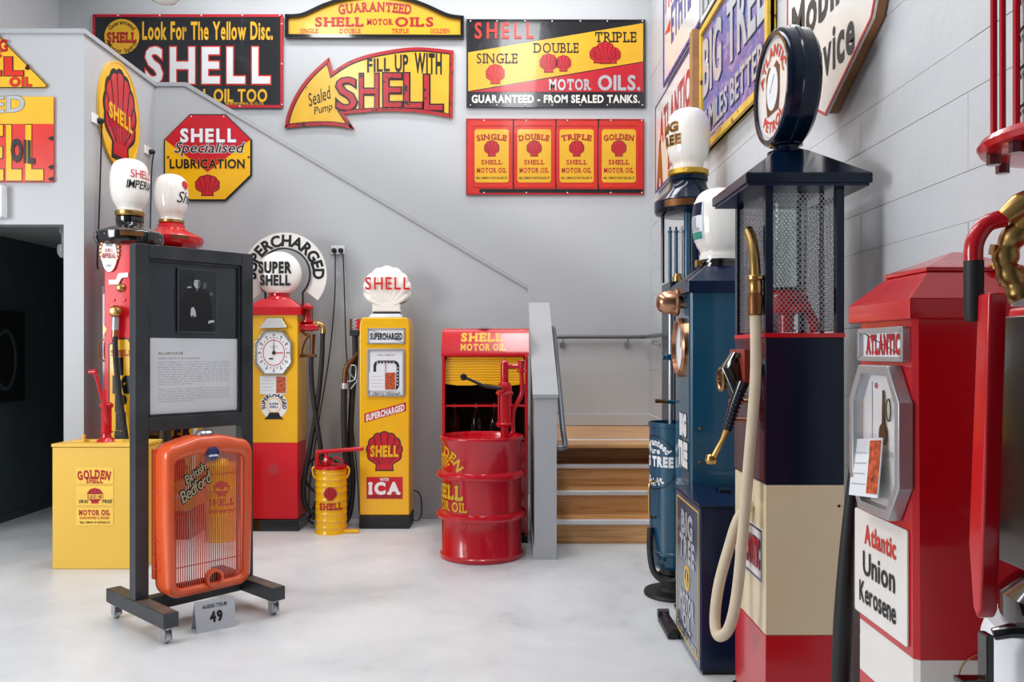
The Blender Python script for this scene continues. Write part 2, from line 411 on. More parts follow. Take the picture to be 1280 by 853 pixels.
# right wall: painted block courses with recessed joints
wr = struct('wall_right', G().box(1.4425, 1.6, .2, 8.75, 0, 5.7), 'block')
zs = [0, .33, .66, 1.0, 1.3, 1.59, 1.9, 2.06, 2.31, 2.47, 2.78, 3.08, 3.38, 3.7, 4.0, 4.32, 4.64, 4.96, 5.28, 5.7]
for i, (a, b) in enumerate(zip(zs, zs[1:])):
    y = 1.0 + (0 if i % 2 else -.8)
    while y < 8.6:
        y1 = min(y+1.6, 8.6); p = random.uniform(0, .0025)
        g = G(); e = .002
        g.box(1.44-p, 1.455, max(y, .2)+e*.5, y1-e*.5, a+e*.6, b-e*.6)
        obj('block', g, 'block', wr, bevel=.0015); y = y1
struct('wall_rear_blocker', G().box(-.4, 1.6, -1.3, -1.2, 0, 5.7), 'blocker_dark')  # added out of view to keep reflections in the right-hand pumps dark
struct('wall_near_blocker', G().box(1.44, 1.6, -1.2, .2, 0, 5.7), 'blocker_dark')  # unseen near end of the wall, made dark to darken the pump reflections
struct('wall_back', G().box(-4.85, 1.6, 8.6, 8.75, 0, 5.7), 'wall')
struct('trim_1', G().box(.1, 1.44, 8.58, 8.6, .721, .84), 'wall', bevel=.003)
struct('trim_2', G().box(1.425, 1.44, 7.0, 8.58, .721, .84), 'wall', bevel=.003)
struct('wall_upper_left', G().box(-4.85, -4.73, 6.3, 8.6, 2.6, 5.7), 'wall')
# stair balustrade wall facing the camera
D = 7.36; fr = Fr(D)
poly = fr.p((190, 103), (232, 107), (660, 362)); xs, zs2 = fr.x(660), fr.z(362)
pw = [(-3.19, 0), (-3.19, 3.86), (fr.x(232), 3.86), (xs, zs2), (xs, 0)]
ws = struct('wall_stair', G().plate(pw, D, D+.14), 'stairwall')
cap = [(-3.2, 3.86), (fr.x(232), 3.86), (xs, zs2), (xs, zs2+.035), (fr.x(232)+.01, 3.895), (-3.2, 3.895)]
struct('trim_3', G().plate(cap, D-.015, D+.155), 'cap')
struct('baseboard_back', G().box(-3.19, .14, D-.012, D, 0, .09), 'stairwall', bevel=.002)
struct('wall_left', G().box(-3.33, -3.19, 6.2605, 7.36, 0, 3.86), 'stairwall')
struct('trim_4', G().box(-3.345, -3.175, 6.125, 7.34, 3.86, 3.895), 'cap')
g = G().box(-6.5, -3.33, 6.14, 6.26, 2.44, 3.86); g.box(-3.34, -3.19, 6.139, 6.26, 0, 3.86); g.box(-6.5, -5.6, 6.14, 6.26, 0, 2.44)
struct('wall_front_left', g, 'stairwall')
struct('trim_5', G().box(-6.5, -3.345, 6.125, 6.275, 3.86, 3.895), 'cap')
struct('wall_far_left', G().box(-6.6, -6.5, -.8, 6.26, 0, 5.7), 'wall')
# dark passage under the landing
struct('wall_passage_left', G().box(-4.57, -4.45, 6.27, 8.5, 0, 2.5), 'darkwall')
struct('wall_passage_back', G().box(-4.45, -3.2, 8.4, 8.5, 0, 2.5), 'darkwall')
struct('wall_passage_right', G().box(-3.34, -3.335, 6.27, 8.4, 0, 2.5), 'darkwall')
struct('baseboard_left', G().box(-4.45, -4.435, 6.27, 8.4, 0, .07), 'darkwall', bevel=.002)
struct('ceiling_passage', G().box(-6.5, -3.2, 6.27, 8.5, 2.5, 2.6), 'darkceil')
struct('floor_upper_landing', G().box(-4.73, -3.2, 6.27, 8.6, 2.61, 2.86), 'ceil')
# low wall beside the stair
fa, fb = 5.9, 7.355
g = G(); X0, X1 = .16, .32
g.add([(X0,fa,0),(X1,fa,0),(X1,fb,0),(X0,fb,0),(X0,fa,1.16),(X1,fa,1.16),(X1,fb,1.9),(X0,fb,1.9)], [(0,3,2,1),(4,5,6,7),(0,1,5,4),(1,2,6,5),(2,3,7,6),(3,0,4,7)])
struct('wall_newel', g, 'stairwall')
g = G(); e = .012
g.add([(X0-e,fa-e,1.16),(X1+e,fa-e,1.16),(X1+e,fb,1.9),(X0-e,fb,1.9),(X0-e,fa-e,1.185),(X1+e,fa-e,1.185),(X1+e,fb,1.93),(X0-e,fb,1.93)], [(0,3,2,1),(4,5,6,7),(0,1,5,4),(1,2,6,5),(2,3,7,6),(3,0,4,7)])
struct('trim_6', g, 'cap')
struct('baseboard_right', G().box(.148, .16, 5.9, 7.355, 0, .09), 'stairwall')
# stair
st = thing('staircase', 'short varnished timber staircase with pale metal nosings beside the low grey wall', 'staircase', (.88, 6.4, 0))
hw = .555
for k in range(4):
    y = .27*k; z = .18*(k+1)
    obj('riser', G().box(-hw, hw, y, y+.02, z-.18+.001, z-.022), 'wood', st)
    obj('tread', G().box(-hw, hw, y+.02, y+(.27 if k < 3 else .45), z-.022, z), 'wood', st, bevel=.002)
    obj('nosing', G().box(-hw, hw, y-.018, y+.035, z-.03, z+.004), 'nose', st, bevel=.004)
for k in range(5):
    y0 = .452+k*.345; obj('landing_board', G().box(-hw, hw, y0, y0+.343, .69, .718), 'wood', st, bevel=.002)
def rail(name, pts, r, brackets, label, group=None):
    c = pts[0]; t = thing(name, label, 'handrail', c); off = Vector(c)
    obj('rail', G().tube([Vector(p)-off for p in pts], r, 14), 'rail', t)
    for (a, b, w) in brackets:   # rail point, elbow, wall point
        a, b, w = [Vector(q)-off for q in (a, b, w)]
        br = obj('bracket', G().tube(spl([a, b, w], 5), .009, 8), 'steel', t)
        d = Vector(w)-Vector(b); d.normalize(); obj('wall_rose', G().cyl(w-d*.012, w, .032, 16), 'steel', br)
rail('handrail', spl([(.33, 5.93, .80), (.37, 5.93, .80), (.385, 5.98, .82), (.375, 6.03, .9)], 5)+[(.365, 7.2, 1.68), (.365, 7.36, 1.70)], .021,
     [((.37, 6.3, 1.1), (.37, 6.3, 1.03), (.32, 6.3, 1.03)), ((.366, 6.95, 1.5), (.366, 6.95, 1.43), (.32, 6.95, 1.43))], 'grey pipe handrail sloping down the low wall on the left of the stair')
rail('handrail', [(.2, 8.52, 1.645), (1.33, 8.52, 1.645), (1.375, 8.47, 1.645), (1.375, 7.2, 1.645), (1.375, 6.2, .93)], .021,
     [((.53, 8.52, 1.63), (.53, 8.53, 1.56), (.53, 8.6, 1.56)), ((1.2, 8.52, 1.63), (1.2, 8.53, 1.56), (1.2, 8.6, 1.56)),
      ((1.375, 8.0, 1.63), (1.375, 8.0, 1.57), (1.44, 8.0, 1.57)), ((1.375, 7.5, 1.63), (1.375, 7.5, 1.57), (1.44, 7.5, 1.57))],
     'grey pipe handrail running along the back wall of the landing and down the block wall')
# ================================================================== SIGNS
def sgn(name, label, d, px, py, cat='sign', group=None, dy=0):
    fr = Fr(d); X, Z = fr.x(px), fr.z(py)
    t = thing(name, label, cat, (X, d+dy, Z), 0, group); return t, Fr(d, X, Z)
BW = 8.575
# --- black sign with the yellow disc
t, f = sgn('enamel_sign', 'wide black enamel sign with red border and small yellow disc above the stair', BW, 235, 135)
bx = f.b(116, 18, 354, 135)
x0, z0, w, h = bx
obj('panel', G().plate(rrect(x0, x0+w, z0, z0+h, .015), 0, .012), 'blacksign', t)
o = rrect(x0, x0+w, z0, z0+h, .015); obj('border', G().ringplate(o, inset(o, .028), -.006, .002), 'redsign', t)
for px in (148, 200, 252, 303, 350):
    bolt(t, f.x(px), f.z(19.5), -.006, .009)
for py in (30, 80, 131): bolt(t, f.x(352.5), f.z(py), -.006, .009)
for px in (300,): bolt(t, f.x(px), f.z(133), -.006, .009)
cx, cz = f.x(152.4), f.z(45.7); obj('disc', G().plate(circ(cx, cz, .182), -.002, 0), 'yellowsign', t)
T(t, 'Guaranteed', (0,0,0,.042), 'black', y=-.0035, arc=(cx, cz, .128, 90, 120))
T(t, 'Motor Spirit', (0,0,0,.042), 'black', y=-.0035, arc=(cx, cz, .172, 270, -130))
T(t, 'SHELL', f.b(134, 41, 171, 53), 'textred', y=-.0035, bold=.03, slab=True, out=('black', .015))
T(t, 'Look For The Yellow Disc.', f.b(178, 28, 341, 49), 'yellowsign', bold=.03, depth=.002)
T(t, 'SHELL', f.b(182, 61, 337, 103), 'white', bold=.03, gap=.2, out=('redchip', .03), depth=.003)
T(t, 'AND SHELL OIL TOO', f.b(176, 112, 334, 127), 'yellowsign', bold=.03)
T(t, 'THE BRITISH IMPERIAL OIL CO. LTD.', f.b(281, 128, 330, 131), 'yellowsign')
# --- arched board
t, f = sgn('arched_sign', 'long yellow board with arched top in a thick black frame above the arrow sign', BW, 469, 48)
top = spl([(f.x(357), 0, f.z(19)), (f.x(378), 0, f.z(17.5)), (f.x(404), 0, f.z(6)), (f.x(430), 0, f.z(-2)), (f.x(469), 0, f.z(-7)), (f.x(505), 0, f.z(-3)), (f.x(533), 0, f.z(6)), (f.x(560), 0, f.z(18)), (f.x(580), 0, f.z(21))], 5)
po = [(p.x, p.z) for p in top][::-1]+f.p((357, 48), (580, 49))
obj('panel', G().plate(po, 0, .015), 'yellowsign', t)
obj('frame', G().ringplate(po, inset(po, .035), -.03, .02), 'gloss', t)
T(t, 'GUARANTEED', (0,0,0,.095), 'textred', bold=.03, slab=True, out=('black', .012), arc=(f.x(469), f.z(14.5)-2.2, 2.2, 90, 19.6))
T(t, 'SHELL', f.b(394, 22, 455, 33), 'textred', bold=.03, slab=True, out=('black', .008))
T(t, 'MOTOR', f.b(459, 24, 491, 31), 'textred', bold=.03, slab=True, out=('black', .012))
T(t, 'OILS', f.b(494, 22, 543, 33), 'textred', bold=.03, slab=True, out=('black', .008))
for s, a, b in (('SINGLE', 375, 398), ('DOUBLE', 425, 451), ('TRIPLE', 490, 511), ('GOLDEN', 538, 562)): T(t, s, f.b(a, 36, b, 41.5), 'textred', bold=.02, slab=True)
# --- arrow sign
t, f = sgn('arrow_sign', 'yellow arrow shaped enamel sign with worn red edge, pointing down left', BW, 460, 160)
Z = lambda *ps: [(340+a/4.923, b/4.923) for a, b in ps]
c1 = spl([(a, b, 0) for a, b in Z((78, 790), (95, 700), (150, 575), (235, 460), (352, 352))], 5)
c2 = spl([(a, b, 0) for a, b in Z((375, 440), (480, 375), (640, 325), (880, 292), (1118, 312))], 6)
c3 = spl([(a, b, 0) for a, b in Z((1112, 730), (950, 700), (760, 686), (600, 690), (447, 703))], 6)
c4 = spl([(a, b, 0) for a, b in Z((510, 797), (380, 775), (230, 775), (79, 791))], 4)[:-1]
po = [(f.x(p.x), f.z(p.y)) for p in c1+c2+c3+c4]
obj('panel', G().plate(po, 0, .01), 'yellowsignrust', t)
obj('border', G().ringplate(po, inset(po, .034), -.006, .002), 'redrust', t)
i1 = inset(po, .034); obj('border_line', G().ringplate(i1, inset(po, .044), -.003, 0), 'black', t)
b = lambda x0, y0, x1, y1: f.b(340+x0/4.923, y0/4.923, 340+x1/4.923, y1/4.923)
T(t, 'FILL', b(585, 366, 725, 444), 'black', bold=.03, slant=.06); T(t, 'UP', b(755, 340, 838, 438), 'black', bold=.03); T(t, 'WITH', b(878, 330, 1045, 446), 'black', bold=.04, slant=-.04)
T(t, 'S', b(398, 486, 518, 676), 'redrust', bold=.01, out=('black', .035), depth=.008)
T(t, 'H', b(540, 460, 655, 670), 'redrust', bold=.005, out=('black', .035), depth=.008); T(t, 'E', b(687, 456, 795, 660), 'redrust', bold=.005, out=('black', .035), depth=.008)
T(t, 'L', b(815, 456, 922, 665), 'redrust', bold=.005, out=('black', .035), depth=.008); T(t, 'L', b(937, 466, 1048, 678), 'redrust', bold=.005, out=('black', .035), depth=.008)
T(t, 'Sealed', b(210, 558, 352, 634), 'black', bold=.01, shear=.3, rot=22); T(t, 'Pump', b(250, 648, 366, 706), 'black', bold=.01, shear=.3, rot=16)
for a, c in ((215, 540), (565, 700), (880, 690), (300, 765)): bolt(t, f.x(340+a/4.923), f.z(c/4.923), -.006, .007, 'black')
# --- black, yellow and red sign
t, f = sgn('embossed_sign', 'wide black, yellow and red embossed sign with six red scallop shells', BW, 695, 135)
q = lambda x, y: (570+x/3.412, 10+y/3.412); PP = lambda *ps: f.p(*[q(*p) for p in ps]); b = lambda x0, y0, x1, y1: f.b(*q(x0, y0), *q(x1, y1))
o = PP((45, 425), (808, 427), (808, 50), (45, 48))
obj('panel', G().plate(o, 0, .012), 'blacksign', t, bevel=.002)
obj('border', G().ringplate(o, inset(o, .016), -.008, .002), 'blacksign', t, bevel=.003)
obj('yellow_band', G().plate(PP((52, 355), (798, 228), (798, 65), (52, 190)), -.003, 0), 'yellowsign', t)
obj('red_wedge', G().plate(PP((60, 358), (798, 358), (798, 232)), -.003, 0), 'redsign', t)
T(t, 'SHELL', b(80, 65, 330, 130), 'redchip', bold=.02, depth=.006, gap=.32)
T(t, 'SINGLE', b(88, 195, 265, 237), 'black', y=-.004, bold=.01, slab=True); T(t, 'DOUBLE', b(333, 150, 525, 192), 'black', y=-.004, bold=.01, slab=True); T(t, 'TRIPLE', b(593, 103, 772, 147), 'black', y=-.004, bold=.01, slab=True)
for (px, py, w) in ((168, 283, 78), (395, 236, 74), (458, 237, 64), (605, 200, 68), (668, 202, 66), (636, 192, 86)):
    x, z = f.x(q(px, 0)[0]), f.z(q(0, py)[1]); w = w/3.412*BW/F
    pecten(t, x, z, w, w*1.02, 'redchip' if px == 168 else 'redsign', 'maroon', y=-.004 - (.004 if px == 636 else 0), depth=.004, out=.03)
T(t, 'MOTOR', b(398, 306, 575, 350), 'silver', y=-.004, bold=.03, slab=True, depth=.003); T(t, 'OILS.', b(605, 290, 785, 350), 'silver', y=-.004, bold=.03, depth=.003)
T(t, 'GUARANTEED - FROM SEALED TANKS.', b(67, 373, 783, 404), 'whiteenam', y=-.002, bold=.04, slab=False, depth=.002)
for px in (62, 175, 295, 410, 530, 645, 795):
    bolt(t, *PP((px, 57))[0], -.008, .008); bolt(t, *PP((px, 415))[0], -.008, .008)
# --- four panel sign
t, f = sgn('four_panel_sign', 'orange-red enamel sign with four rounded yellow panels in a row', BW, 694, 242)
b = lambda x0, y0, x1, y1: f.b(*q(x0, y0), *q(x1, y1)); PP = lambda *ps: f.p(*[q(*p) for p in ps])
o = PP((43, 797), (802, 797), (802, 474), (43, 472))
obj('panel', G().plate(o, 0, .012), 'redchip', t, bevel=.002); obj('border', G().ringplate(o, inset(o, .014), -.004, .002), 'redrust', t)
obj('lower_band', G().plate(PP((100, 788), (800, 790), (800, 773), (100, 772)), -.003, 0), 'black', t)
for px in (245, 426, 607): obj('divider', G().plate(PP((px-3, 772), (px+3, 772), (px+3, 474), (px-3, 474)), -.004, 0), 'black', t)
for i, (a, c) in enumerate(((80, 225), (262, 405), (442, 587), (622, 767))):
    x0, z0, w, h = b(a, 518, c, 745)
    ro = rrect(x0-.035, x0+w+.035, z0-.05, z0+h+.05, .05); obj('panel_ridge', G().ringplate(ro, inset(ro, .01), -.006, 0), 'redchip', t)
    e = obj('yellow_panel', G().plate(rrect(x0, x0+w, z0, z0+h, .028), -.004, 0), 'yellowsign', t)
    mx = x0+w/2
    T(t, ('SINGLE', 'DOUBLE', 'TRIPLE', 'GOLDEN')[i], (0,0,0,.056), 'textred', y=-.005, bold=.03, slab=True, out=('black', .01), arc=(mx, z0+h-.107-.7, .7, 90, 25))
    pecten(t, mx, b(0, 600, 0, 600)[1], .148, .155, 'redsign', 'maroon', y=-.005)
    T(t, 'SHELL', b(a+28, 649, c-27, 668), 'textred', y=-.005, bold=.03, slab=True); T(t, 'MOTOR OIL', b(a+9, 683, c-9, 703), 'textred', y=-.005, bold=.03, slab=True)
    T(t, 'SHELL COMPANY OF NEW ZEALAND LTD', b(a+6, 721, c-6, 730), 'black', y=-.005)
for px in (120, 300, 475, 660, 792): bolt(t, *PP((px, 480))[0], -.004, .008); bolt(t, *PP((px, 788))[0], -.004, .008)
# --- octagonal sign on the stair wall
t, f = sgn('octagonal_sign', 'red and yellow octagonal sign with black edge on the stair wall', 7.34, 260, 252)
k = lambda x, y: (x/3.28, y/3.28); PP = lambda *ps: f.p(*[k(*p) for p in ps]); b = lambda x0, y0, x1, y1: f.b(*k(x0, y0), *k(x1, y1))
o = PP((671, 720), (777, 824), (925, 824), (1032, 720), (1032, 573), (925, 468), (777, 468), (671, 573))
obj('panel', G().plate(o, 0, .014), 'black', t, bevel=.002); i1 = inset(o, .014)
obj('yellow_field', G().plate(i1, -.003, 0), 'yellow', t)
obj('red_field', G().plate(PP((676, 573), (852, 706), (1027, 573), (924, 473), (779, 473)), -.0045, 0), 'redsign', t)
T(t, 'SHELL', b(740, 531, 968, 582), 'white', y=-.006, bold=.04, out=('blueemblem', .02), gap=.16)
T(t, 'Specialised', b(712, 585, 990, 640), 'black', y=-.006, bold=.01, shear=.25, out=('white', .03))
T(t, 'LUBRICATION', b(697, 655, 1004, 690), 'black', y=-.006, bold=.03, out=('yellow', .02))
pecten(t, f.x(259.5), f.z(232), .205, .175, 'redsign', 'maroon', y=-.004)
for px, py in ((690, 645), (1020, 645)): bolt(t, *PP((px, py))[0], -.003, .012, 'bronze')
bolt(t, *PP((785, 478))[0], -.004, .007); bolt(t, *PP((918, 478))[0], -.004, .007)
# --- left wall signs
t, f = sgn('triangular_sign', 'yellow triangular enamel sign on the wall above the dark doorway', 6.12, -40, 110)
o = f.p((-142, 110), (56, 110), (60, 107), (-34, 12), (-46, 12), (-142, 107))
obj('panel', G().plate(o, 0, .012), 'yellowsignrust', t, bevel=.002); i0 = inset(o, .006); obj('border', G().ringplate(o, i0, -.002, .001), 'black', t)
T(t, 'MOTORING', f.b(-92, 50, 11, 64), 'textred', bold=.04, slab=True, rot=0); T(t, 'NEEDS', f.b(-70, 64, 3, 72), 'textred', bold=.02)
T(t, 'SHELL', f.b(-110, 73, 29, 93), 'redchip', bold=.06, out=('black', .03)); T(t, 'MOTOR', f.b(-92, 97, -2, 107), 'redchip', bold=.05, out=('black', .02)); T(t, 'OIL', f.b(12, 97, 40, 107.5), 'redchip', bold=.05, out=('black', .02))
obj('chipped_spot', G().plate([(f.x(a), f.z(c)) for a, c in ((31, 86), (33, 82), (36, 80), (38, 86), (35, 88))], -.003, 0), 'maroon', t)
t, f = sgn('square_sign', 'square yellow and red enamel sign with tall yellow letters beside the dark doorway', 6.12, -15, 229)
o = f.p((-95, 228), (67, 228), (67, 121), (-95, 121)); obj('panel', G().plate(o, 0, .012), 'redchip', t, bevel=.002)
obj('yellow_field', G().plate(f.p((-95, 155), (67, 155), (67, 121), (-95, 121)), -.002, 0), 'yellowsignrust', t)
T(t, 'SEALED', f.b(-90, 127, 31, 146), 'silver', y=-.003, bold=.03, out=('black', .015), slant=.06)
for a, c in ((-90, -58), (-54, -28), (-26, 4), (8, 27), (32, 54)):
    T(t, 'SHELL'[(-90, -54, -26, 8, 32).index(a)], f.b(a, 159, c, 223), 'yellow', y=-.003, bold=.03, out=('black', .012))
T(t, 'OIL', f.b(14, 175, 44, 200), 'black', y=-.007, bold=.06, slant=-.12, depth=.001)
for py in (173, 209, 224): obj('chipped_edge', G().plate([(f.x(a), f.z(py+c)) for a, c in ((67, 2), (67, -3), (63, -2), (60, 0), (64, 3))], -.004, -.001), 'rubber', t)
# exit sign box
t = thing('exit_sign', 'small white illuminated exit box mounted high beside the doorway', 'exit sign', (-3.98, 6.1, 2.48))
obj('housing', G().box(-.2, .225, -.04, .04, 0, .24), 'white', t, bevel=.008); obj('face', G().box(-.17, .195, -.045, -.04, .03, .21), 'green', t)
T(t, 'EXIT', (-.13, .06, .28, .11), 'white', y=-.047, bold=.04)
# oval sign on the side wall (faces +x)
def side(px, py, X): d = F*X/(px-640); return d, EYE-(py-440)*d/F
t = thing('oval_sign', 'oval yellow sign with a large red scallop shell on the side wall', 'sign', (-3.175, 6.67, 2.97), 90)
o = circ(0, .43, .345, 48, .43); obj('panel', G().plate(o, -.004, .012), 'yellow', t); obj('border', G().ringplate(o, inset(o, .012), -.008, 0), 'yellowsignrust', t)
pecten(t, 0, .43, .5, .66, 'redsign', 'rubber', y=-.006, ribs=9, out=.06)
T(t, 'SHELL', (-.2, .38, .4, .11), 'yellow', y=-.011, bold=.05, slant=-.1)
# outlets and cables
def outlet(label, loc, rot, plugs, cable_pts_list, group=None):
    t = thing('wall_outlet', label, 'outlet', loc, rot, group)
    obj('faceplate', G().box(-.06, .06, -.012, 0, -.037, .037), 'white', t, bevel=.004)
    for x in plugs:
        p = obj('plug', G().lathe([(.023, 0), (.021, .03), (.012, .045), (0, .046)], 16, (x, -.012, -.005), 'Y'), 'rubber', t)
    return t
outlet('white wall outlet high on the side wall near its front corner', (-3.19, 6.3, 3.27), 90, (.03,), None)
outlet('white wall outlet high on the side wall near the stair wall', (-3.19, 7.2, 3.25), 90, (.03,), None)
outlet('white double wall outlet with two black plugs on the stair wall', (Fr(7.36).x(422.5), 7.36, Fr(7.36).z(313)), 0, (-.03, .03), None)
def cable(name, label, pts, r=.006, m='rubber', cat='cable', n=8, group=None):
    o = obj(name, G().tube(spl(pts, 8), r, n), m); return tag(o, label, cat, group)
cable('power_cable', 'black cable hanging from the front outlet down behind the tall red pump', [(-3.15, 6.33, 3.26), (-3.16, 6.34, 3.1), (-3.17, 6.33, 2.6), (-3.17, 6.3, 2.2), (-3.165, 6.3, 2.12)])
cable('power_cable', 'black cable hanging from the rear outlet to the round-topped pumps', [(-3.14, 7.23, 3.24), (-3.16, 7.23, 3.1), (-3.16, 7.2, 2.6), (-3.12, 7.1, 2.3)])
f7 = Fr(7.3)
P7 = lambda a, c, d=7.3: (Fr(d).x(a), d, Fr(d).z(c))
cable('power_cable', 'thin black cable from the left plug slanting down behind the hoses', [P7(418.5, 315), P7(419, 325), P7(418, 380), P7(411, 450), P7(398, 530), P7(388, 600), P7(386, 640)], .0055)
cable('power_cable', 'thin black cable from the right plug down towards the slim yellow pump', [P7(427, 315), P7(429, 325), P7(431, 380), P7(433, 440), P7(438, 500), P7(447, 600), P7(449, 643)], .0055)
obj_t = tag(obj('cable_tag', G().box(-.016, .016, -.004, .004, -.02, .02), 'silver', loc=P7(423, 342, 7.28)), 'small silver tag on the cables below the double outlet', 'tag')
cable('power_cable', 'short black cable curling from the slim pump to the floor', [P7(511, 615, 7.1), P7(520, 614), P7(526, 622), P7(527, 640), P7(523, 650, 7.2), P7(512, 650, 7.1)], .0055)
# right wall signs: frame for a sign facing -x at plane X
class Rw:
    def __init__(s, X, Y0, Z0): s.X = X; s.Y0 = Y0; s.Z0 = Z0
    def d(s, px): return F*s.X/(px-640)
    def p(s, px, py): d = s.d(px); return (s.Y0-d, EYE-(py-440)*d/F-s.Z0)
t = thing('painted_sign', 'blue and purple landscape sign in a yellow frame, high on the block wall', 'sign', (1.40, 5.27, 2.93), -90); R = Rw(1.40, 5.27, 2.93)
o = [(-.81, 0), (.81, 0), (.81, .93), (-.81, .93)]
obj('panel', G().plate(o, 0, .02), 'mountain', t); obj('frame', G().ringplate(o, inset(o, .05), -.02, .03), 'yellowrust', t, bevel=.004)
T(t, 'BIG TREE', (-.74, .42, 1.48, .38), 'silver', bold=.03, depth=.004, out=('blueemblem', .015))
T(t, '7 MILES BETTER', (-.72, .13, 1.42, .16), 'silver', bold=.02, depth=.004, out=('blueemblem', .02)); obj('underline', G().box(-.7, -.2, -.004, 0, .09, .105), 'silver', t)
t = thing('black_sign', 'dark lettered sign with purple edge hung above the landscape sign', 'sign', (1.405, 5.3, 3.92), -90)
o = [(-.8, 0), (.8, 0), (.8, .6), (-.8, .6)]; obj('panel', G().plate(o, 0, .02), 'blacksign', t); obj('border', G().ringplate(o, inset(o, .03), -.01, .01), 'whiteenam', t)
T(t, 'LUBRICATION', (-.7, .08, 1.4, .4), 'silver', bold=.05, depth=.004)
t = thing('cream_sign', 'cream sign with purple border and two red arrows, nearest the corner, upper', 'sign', (1.405, 6.87, 3.94), -90)
o = [(-.76, 0), (.76, 0), (.76, 1.35), (-.76, 1.35)]; obj('panel', G().plate(o, 0, .015), 'whiteenam', t); obj('border', G().ringplate(o, inset(o, .03), -.008, .005), 'purple', t)
T(t, 'ATLANTIC', (-.68, .66, 1.36, .5), 'redchip', bold=.03, slab=False); T(t, 'ETHYL', (-.4, .28, .8, .3), 'purple', bold=.04)
for sx in (-1, 1): obj('arrow', G().plate([(sx*.44, .40), (sx*.7, .46), (sx*.44, .5)], -.003, 0), 'redchip', t)
for k in range(11): bolt(t, -.7+k*.14, .015, -.008, .008, 'blueemblem')
t = thing('depot_sign', 'white sign with red lettering and a dark edge beside a timber batten', 'sign', (1.405, 7.2, 3.04), -90)
o = [(-.86, 0), (.86, 0), (.86, .84), (-.86, .84)]; obj('panel', G().plate(o, 0, .015), 'whiteenam', t); obj('border', G().ringplate(o, inset(o, .012), -.006, .002), 'purple', t)
T(t, 'ATLANTIC', (-.62, .42, 1.3, .27), 'textred', bold=.04); T(t, 'UNION OIL', (-.3, .29, .9, .075), 'purple', bold=.02); T(t, 'DEPOT', (-.22, .1, .7, .13), 'textred', bold=.05, out=('black', .02))
T(t, 'A', (-.76, .06, .26, .34), 'brass', bold=.06, out=('textred', .05))
tag(obj('timber_batten', G().box(1.36, 1.435, 6.22, 6.32, 3.0, 3.93), 'timber', bevel=.003), 'short upright timber batten between the white sign and the landscape sign', 'batten')
t = thing('shield_sign', 'large white shield-shaped sign on thick timber backing high on the block wall', 'sign', (1.38, 3.63, 2.53), -90)
o = [(0, 0), (.47, .24), (.5, .3), (.5, 1.25), (-.5, 1.25), (-.5, .3), (-.47, .24)]
obj('panel', G().plate(o, 0, .012), 'whiteenam', t); obj('border', G().ringplate(o, inset(o, .012), -.003, .002), 'redsign', t)
ob = [(x*.97, z+.01) for x, z in o]; obj('timber_backing', G().ringplate(ob, inset(ob, .06), .013, .055), 'timber', t)
T(t, 'Mobiloil', (-.43, .44, .86, .2), 'black', bold=.03); T(t, 'Service', (-.31, .18, .62, .18), 'rubber', bold=.03)
# ceiling pendant and camera dome
t = thing('pendant_lamp', 'white bowl lamp hanging at the top edge of the frame above the black sign', 'lamp', (-3.17, 7.5, 4.66))
obj('bowl', G().lathe([(0, 0), (.06, .008), (.11, .03), (.15, .08), (.17, .15), (.17, .2), (.05, .28)], 28), 'globe', t); obj('rod', G().cyl((0,0,.25), (0,0,1.04), .012, 10), 'steel', t)
t = thing('security_camera', 'small pale dome camera hanging from the dark passage ceiling', 'camera', (-3.56, 6.55, 2.24))
obj('mount', G().lathe([(.035, .26), (.035, .2), (.02, .18), (.02, .1), (.045, .1)], 16), 'plasticgrey', t); obj('dome', G().lathe([(0, -.01), (.03, .0), (.048, .03), (.05, .07), (.045, .1), (0, .1)], 20), 'plasticgrey', t)
t = thing('dark_framed_picture', 'barely lit framed picture with an oval shape on the dark passage wall', 'picture', (-4.43, 7.2, 1.0), 90)
obj('frame', G().box(-.3, .3, -.0, .02, .05, .85), 'dark', t, bevel=.004); obj('oval', G().ringplate(circ(0, .42, .16, 30, .27), circ(0, .42, .14, 30, .24), -.01, 0), 'darkwall', t)
# ================================================================== LEFT AND BACK GROUP
def balloon(parent, z0, h, r, neck=.088, x=0, y=0, name='globe'):
    pr = [(neck, 0), (neck, h*.05), (r*.71, h*.11), (r*.84, h*.19), (r*.93, h*.29), (r*.985, h*.42), (r, h*.56), (r*.98, h*.7), (r*.91, h*.82), (r*.76, h*.915), (r*.5, h*.975), (r*.22, h*.997), (0, h)]
    P = [(p.x, p.z) for p in spl([(a, 0, b) for a, b in pr], 4)]; P[-1] = (0, h)
    return obj(name, G().lathe([(max(a, 0), b+z0) for a, b in P], 40, (x, y, 0)), 'globe', parent, sharp=60), P
def on_globe(prof, z0, ang, cx=0, cy=0):
    # map text (x,z) to the lathe surface; ang = azimuth of the text centre, degrees (-90 faces -y)
    def rad(z):
        for (r0, a), (r1, b) in zip(prof, prof[1:]):
            if a <= z-z0 <= b: return r0+(r1-r0)*((z-z0-a)/max(1e-6, b-a))
        return prof[len(prof)//2][0]
    def f(x, z, y):
        r = rad(z)+.002-y; R0 = max(p[0] for p in prof); a = math.radians(ang)+x/R0
        return (cx+r*math.cos(a), cy+r*math.sin(a), z)
    return f
def on_cyl(r, ang, cx=0, cy=0):
    def f(x, z, y): a = math.radians(ang)+x/r; return (cx+(r-y)*math.cos(a), cy+(r-y)*math.sin(a), z)
    return f
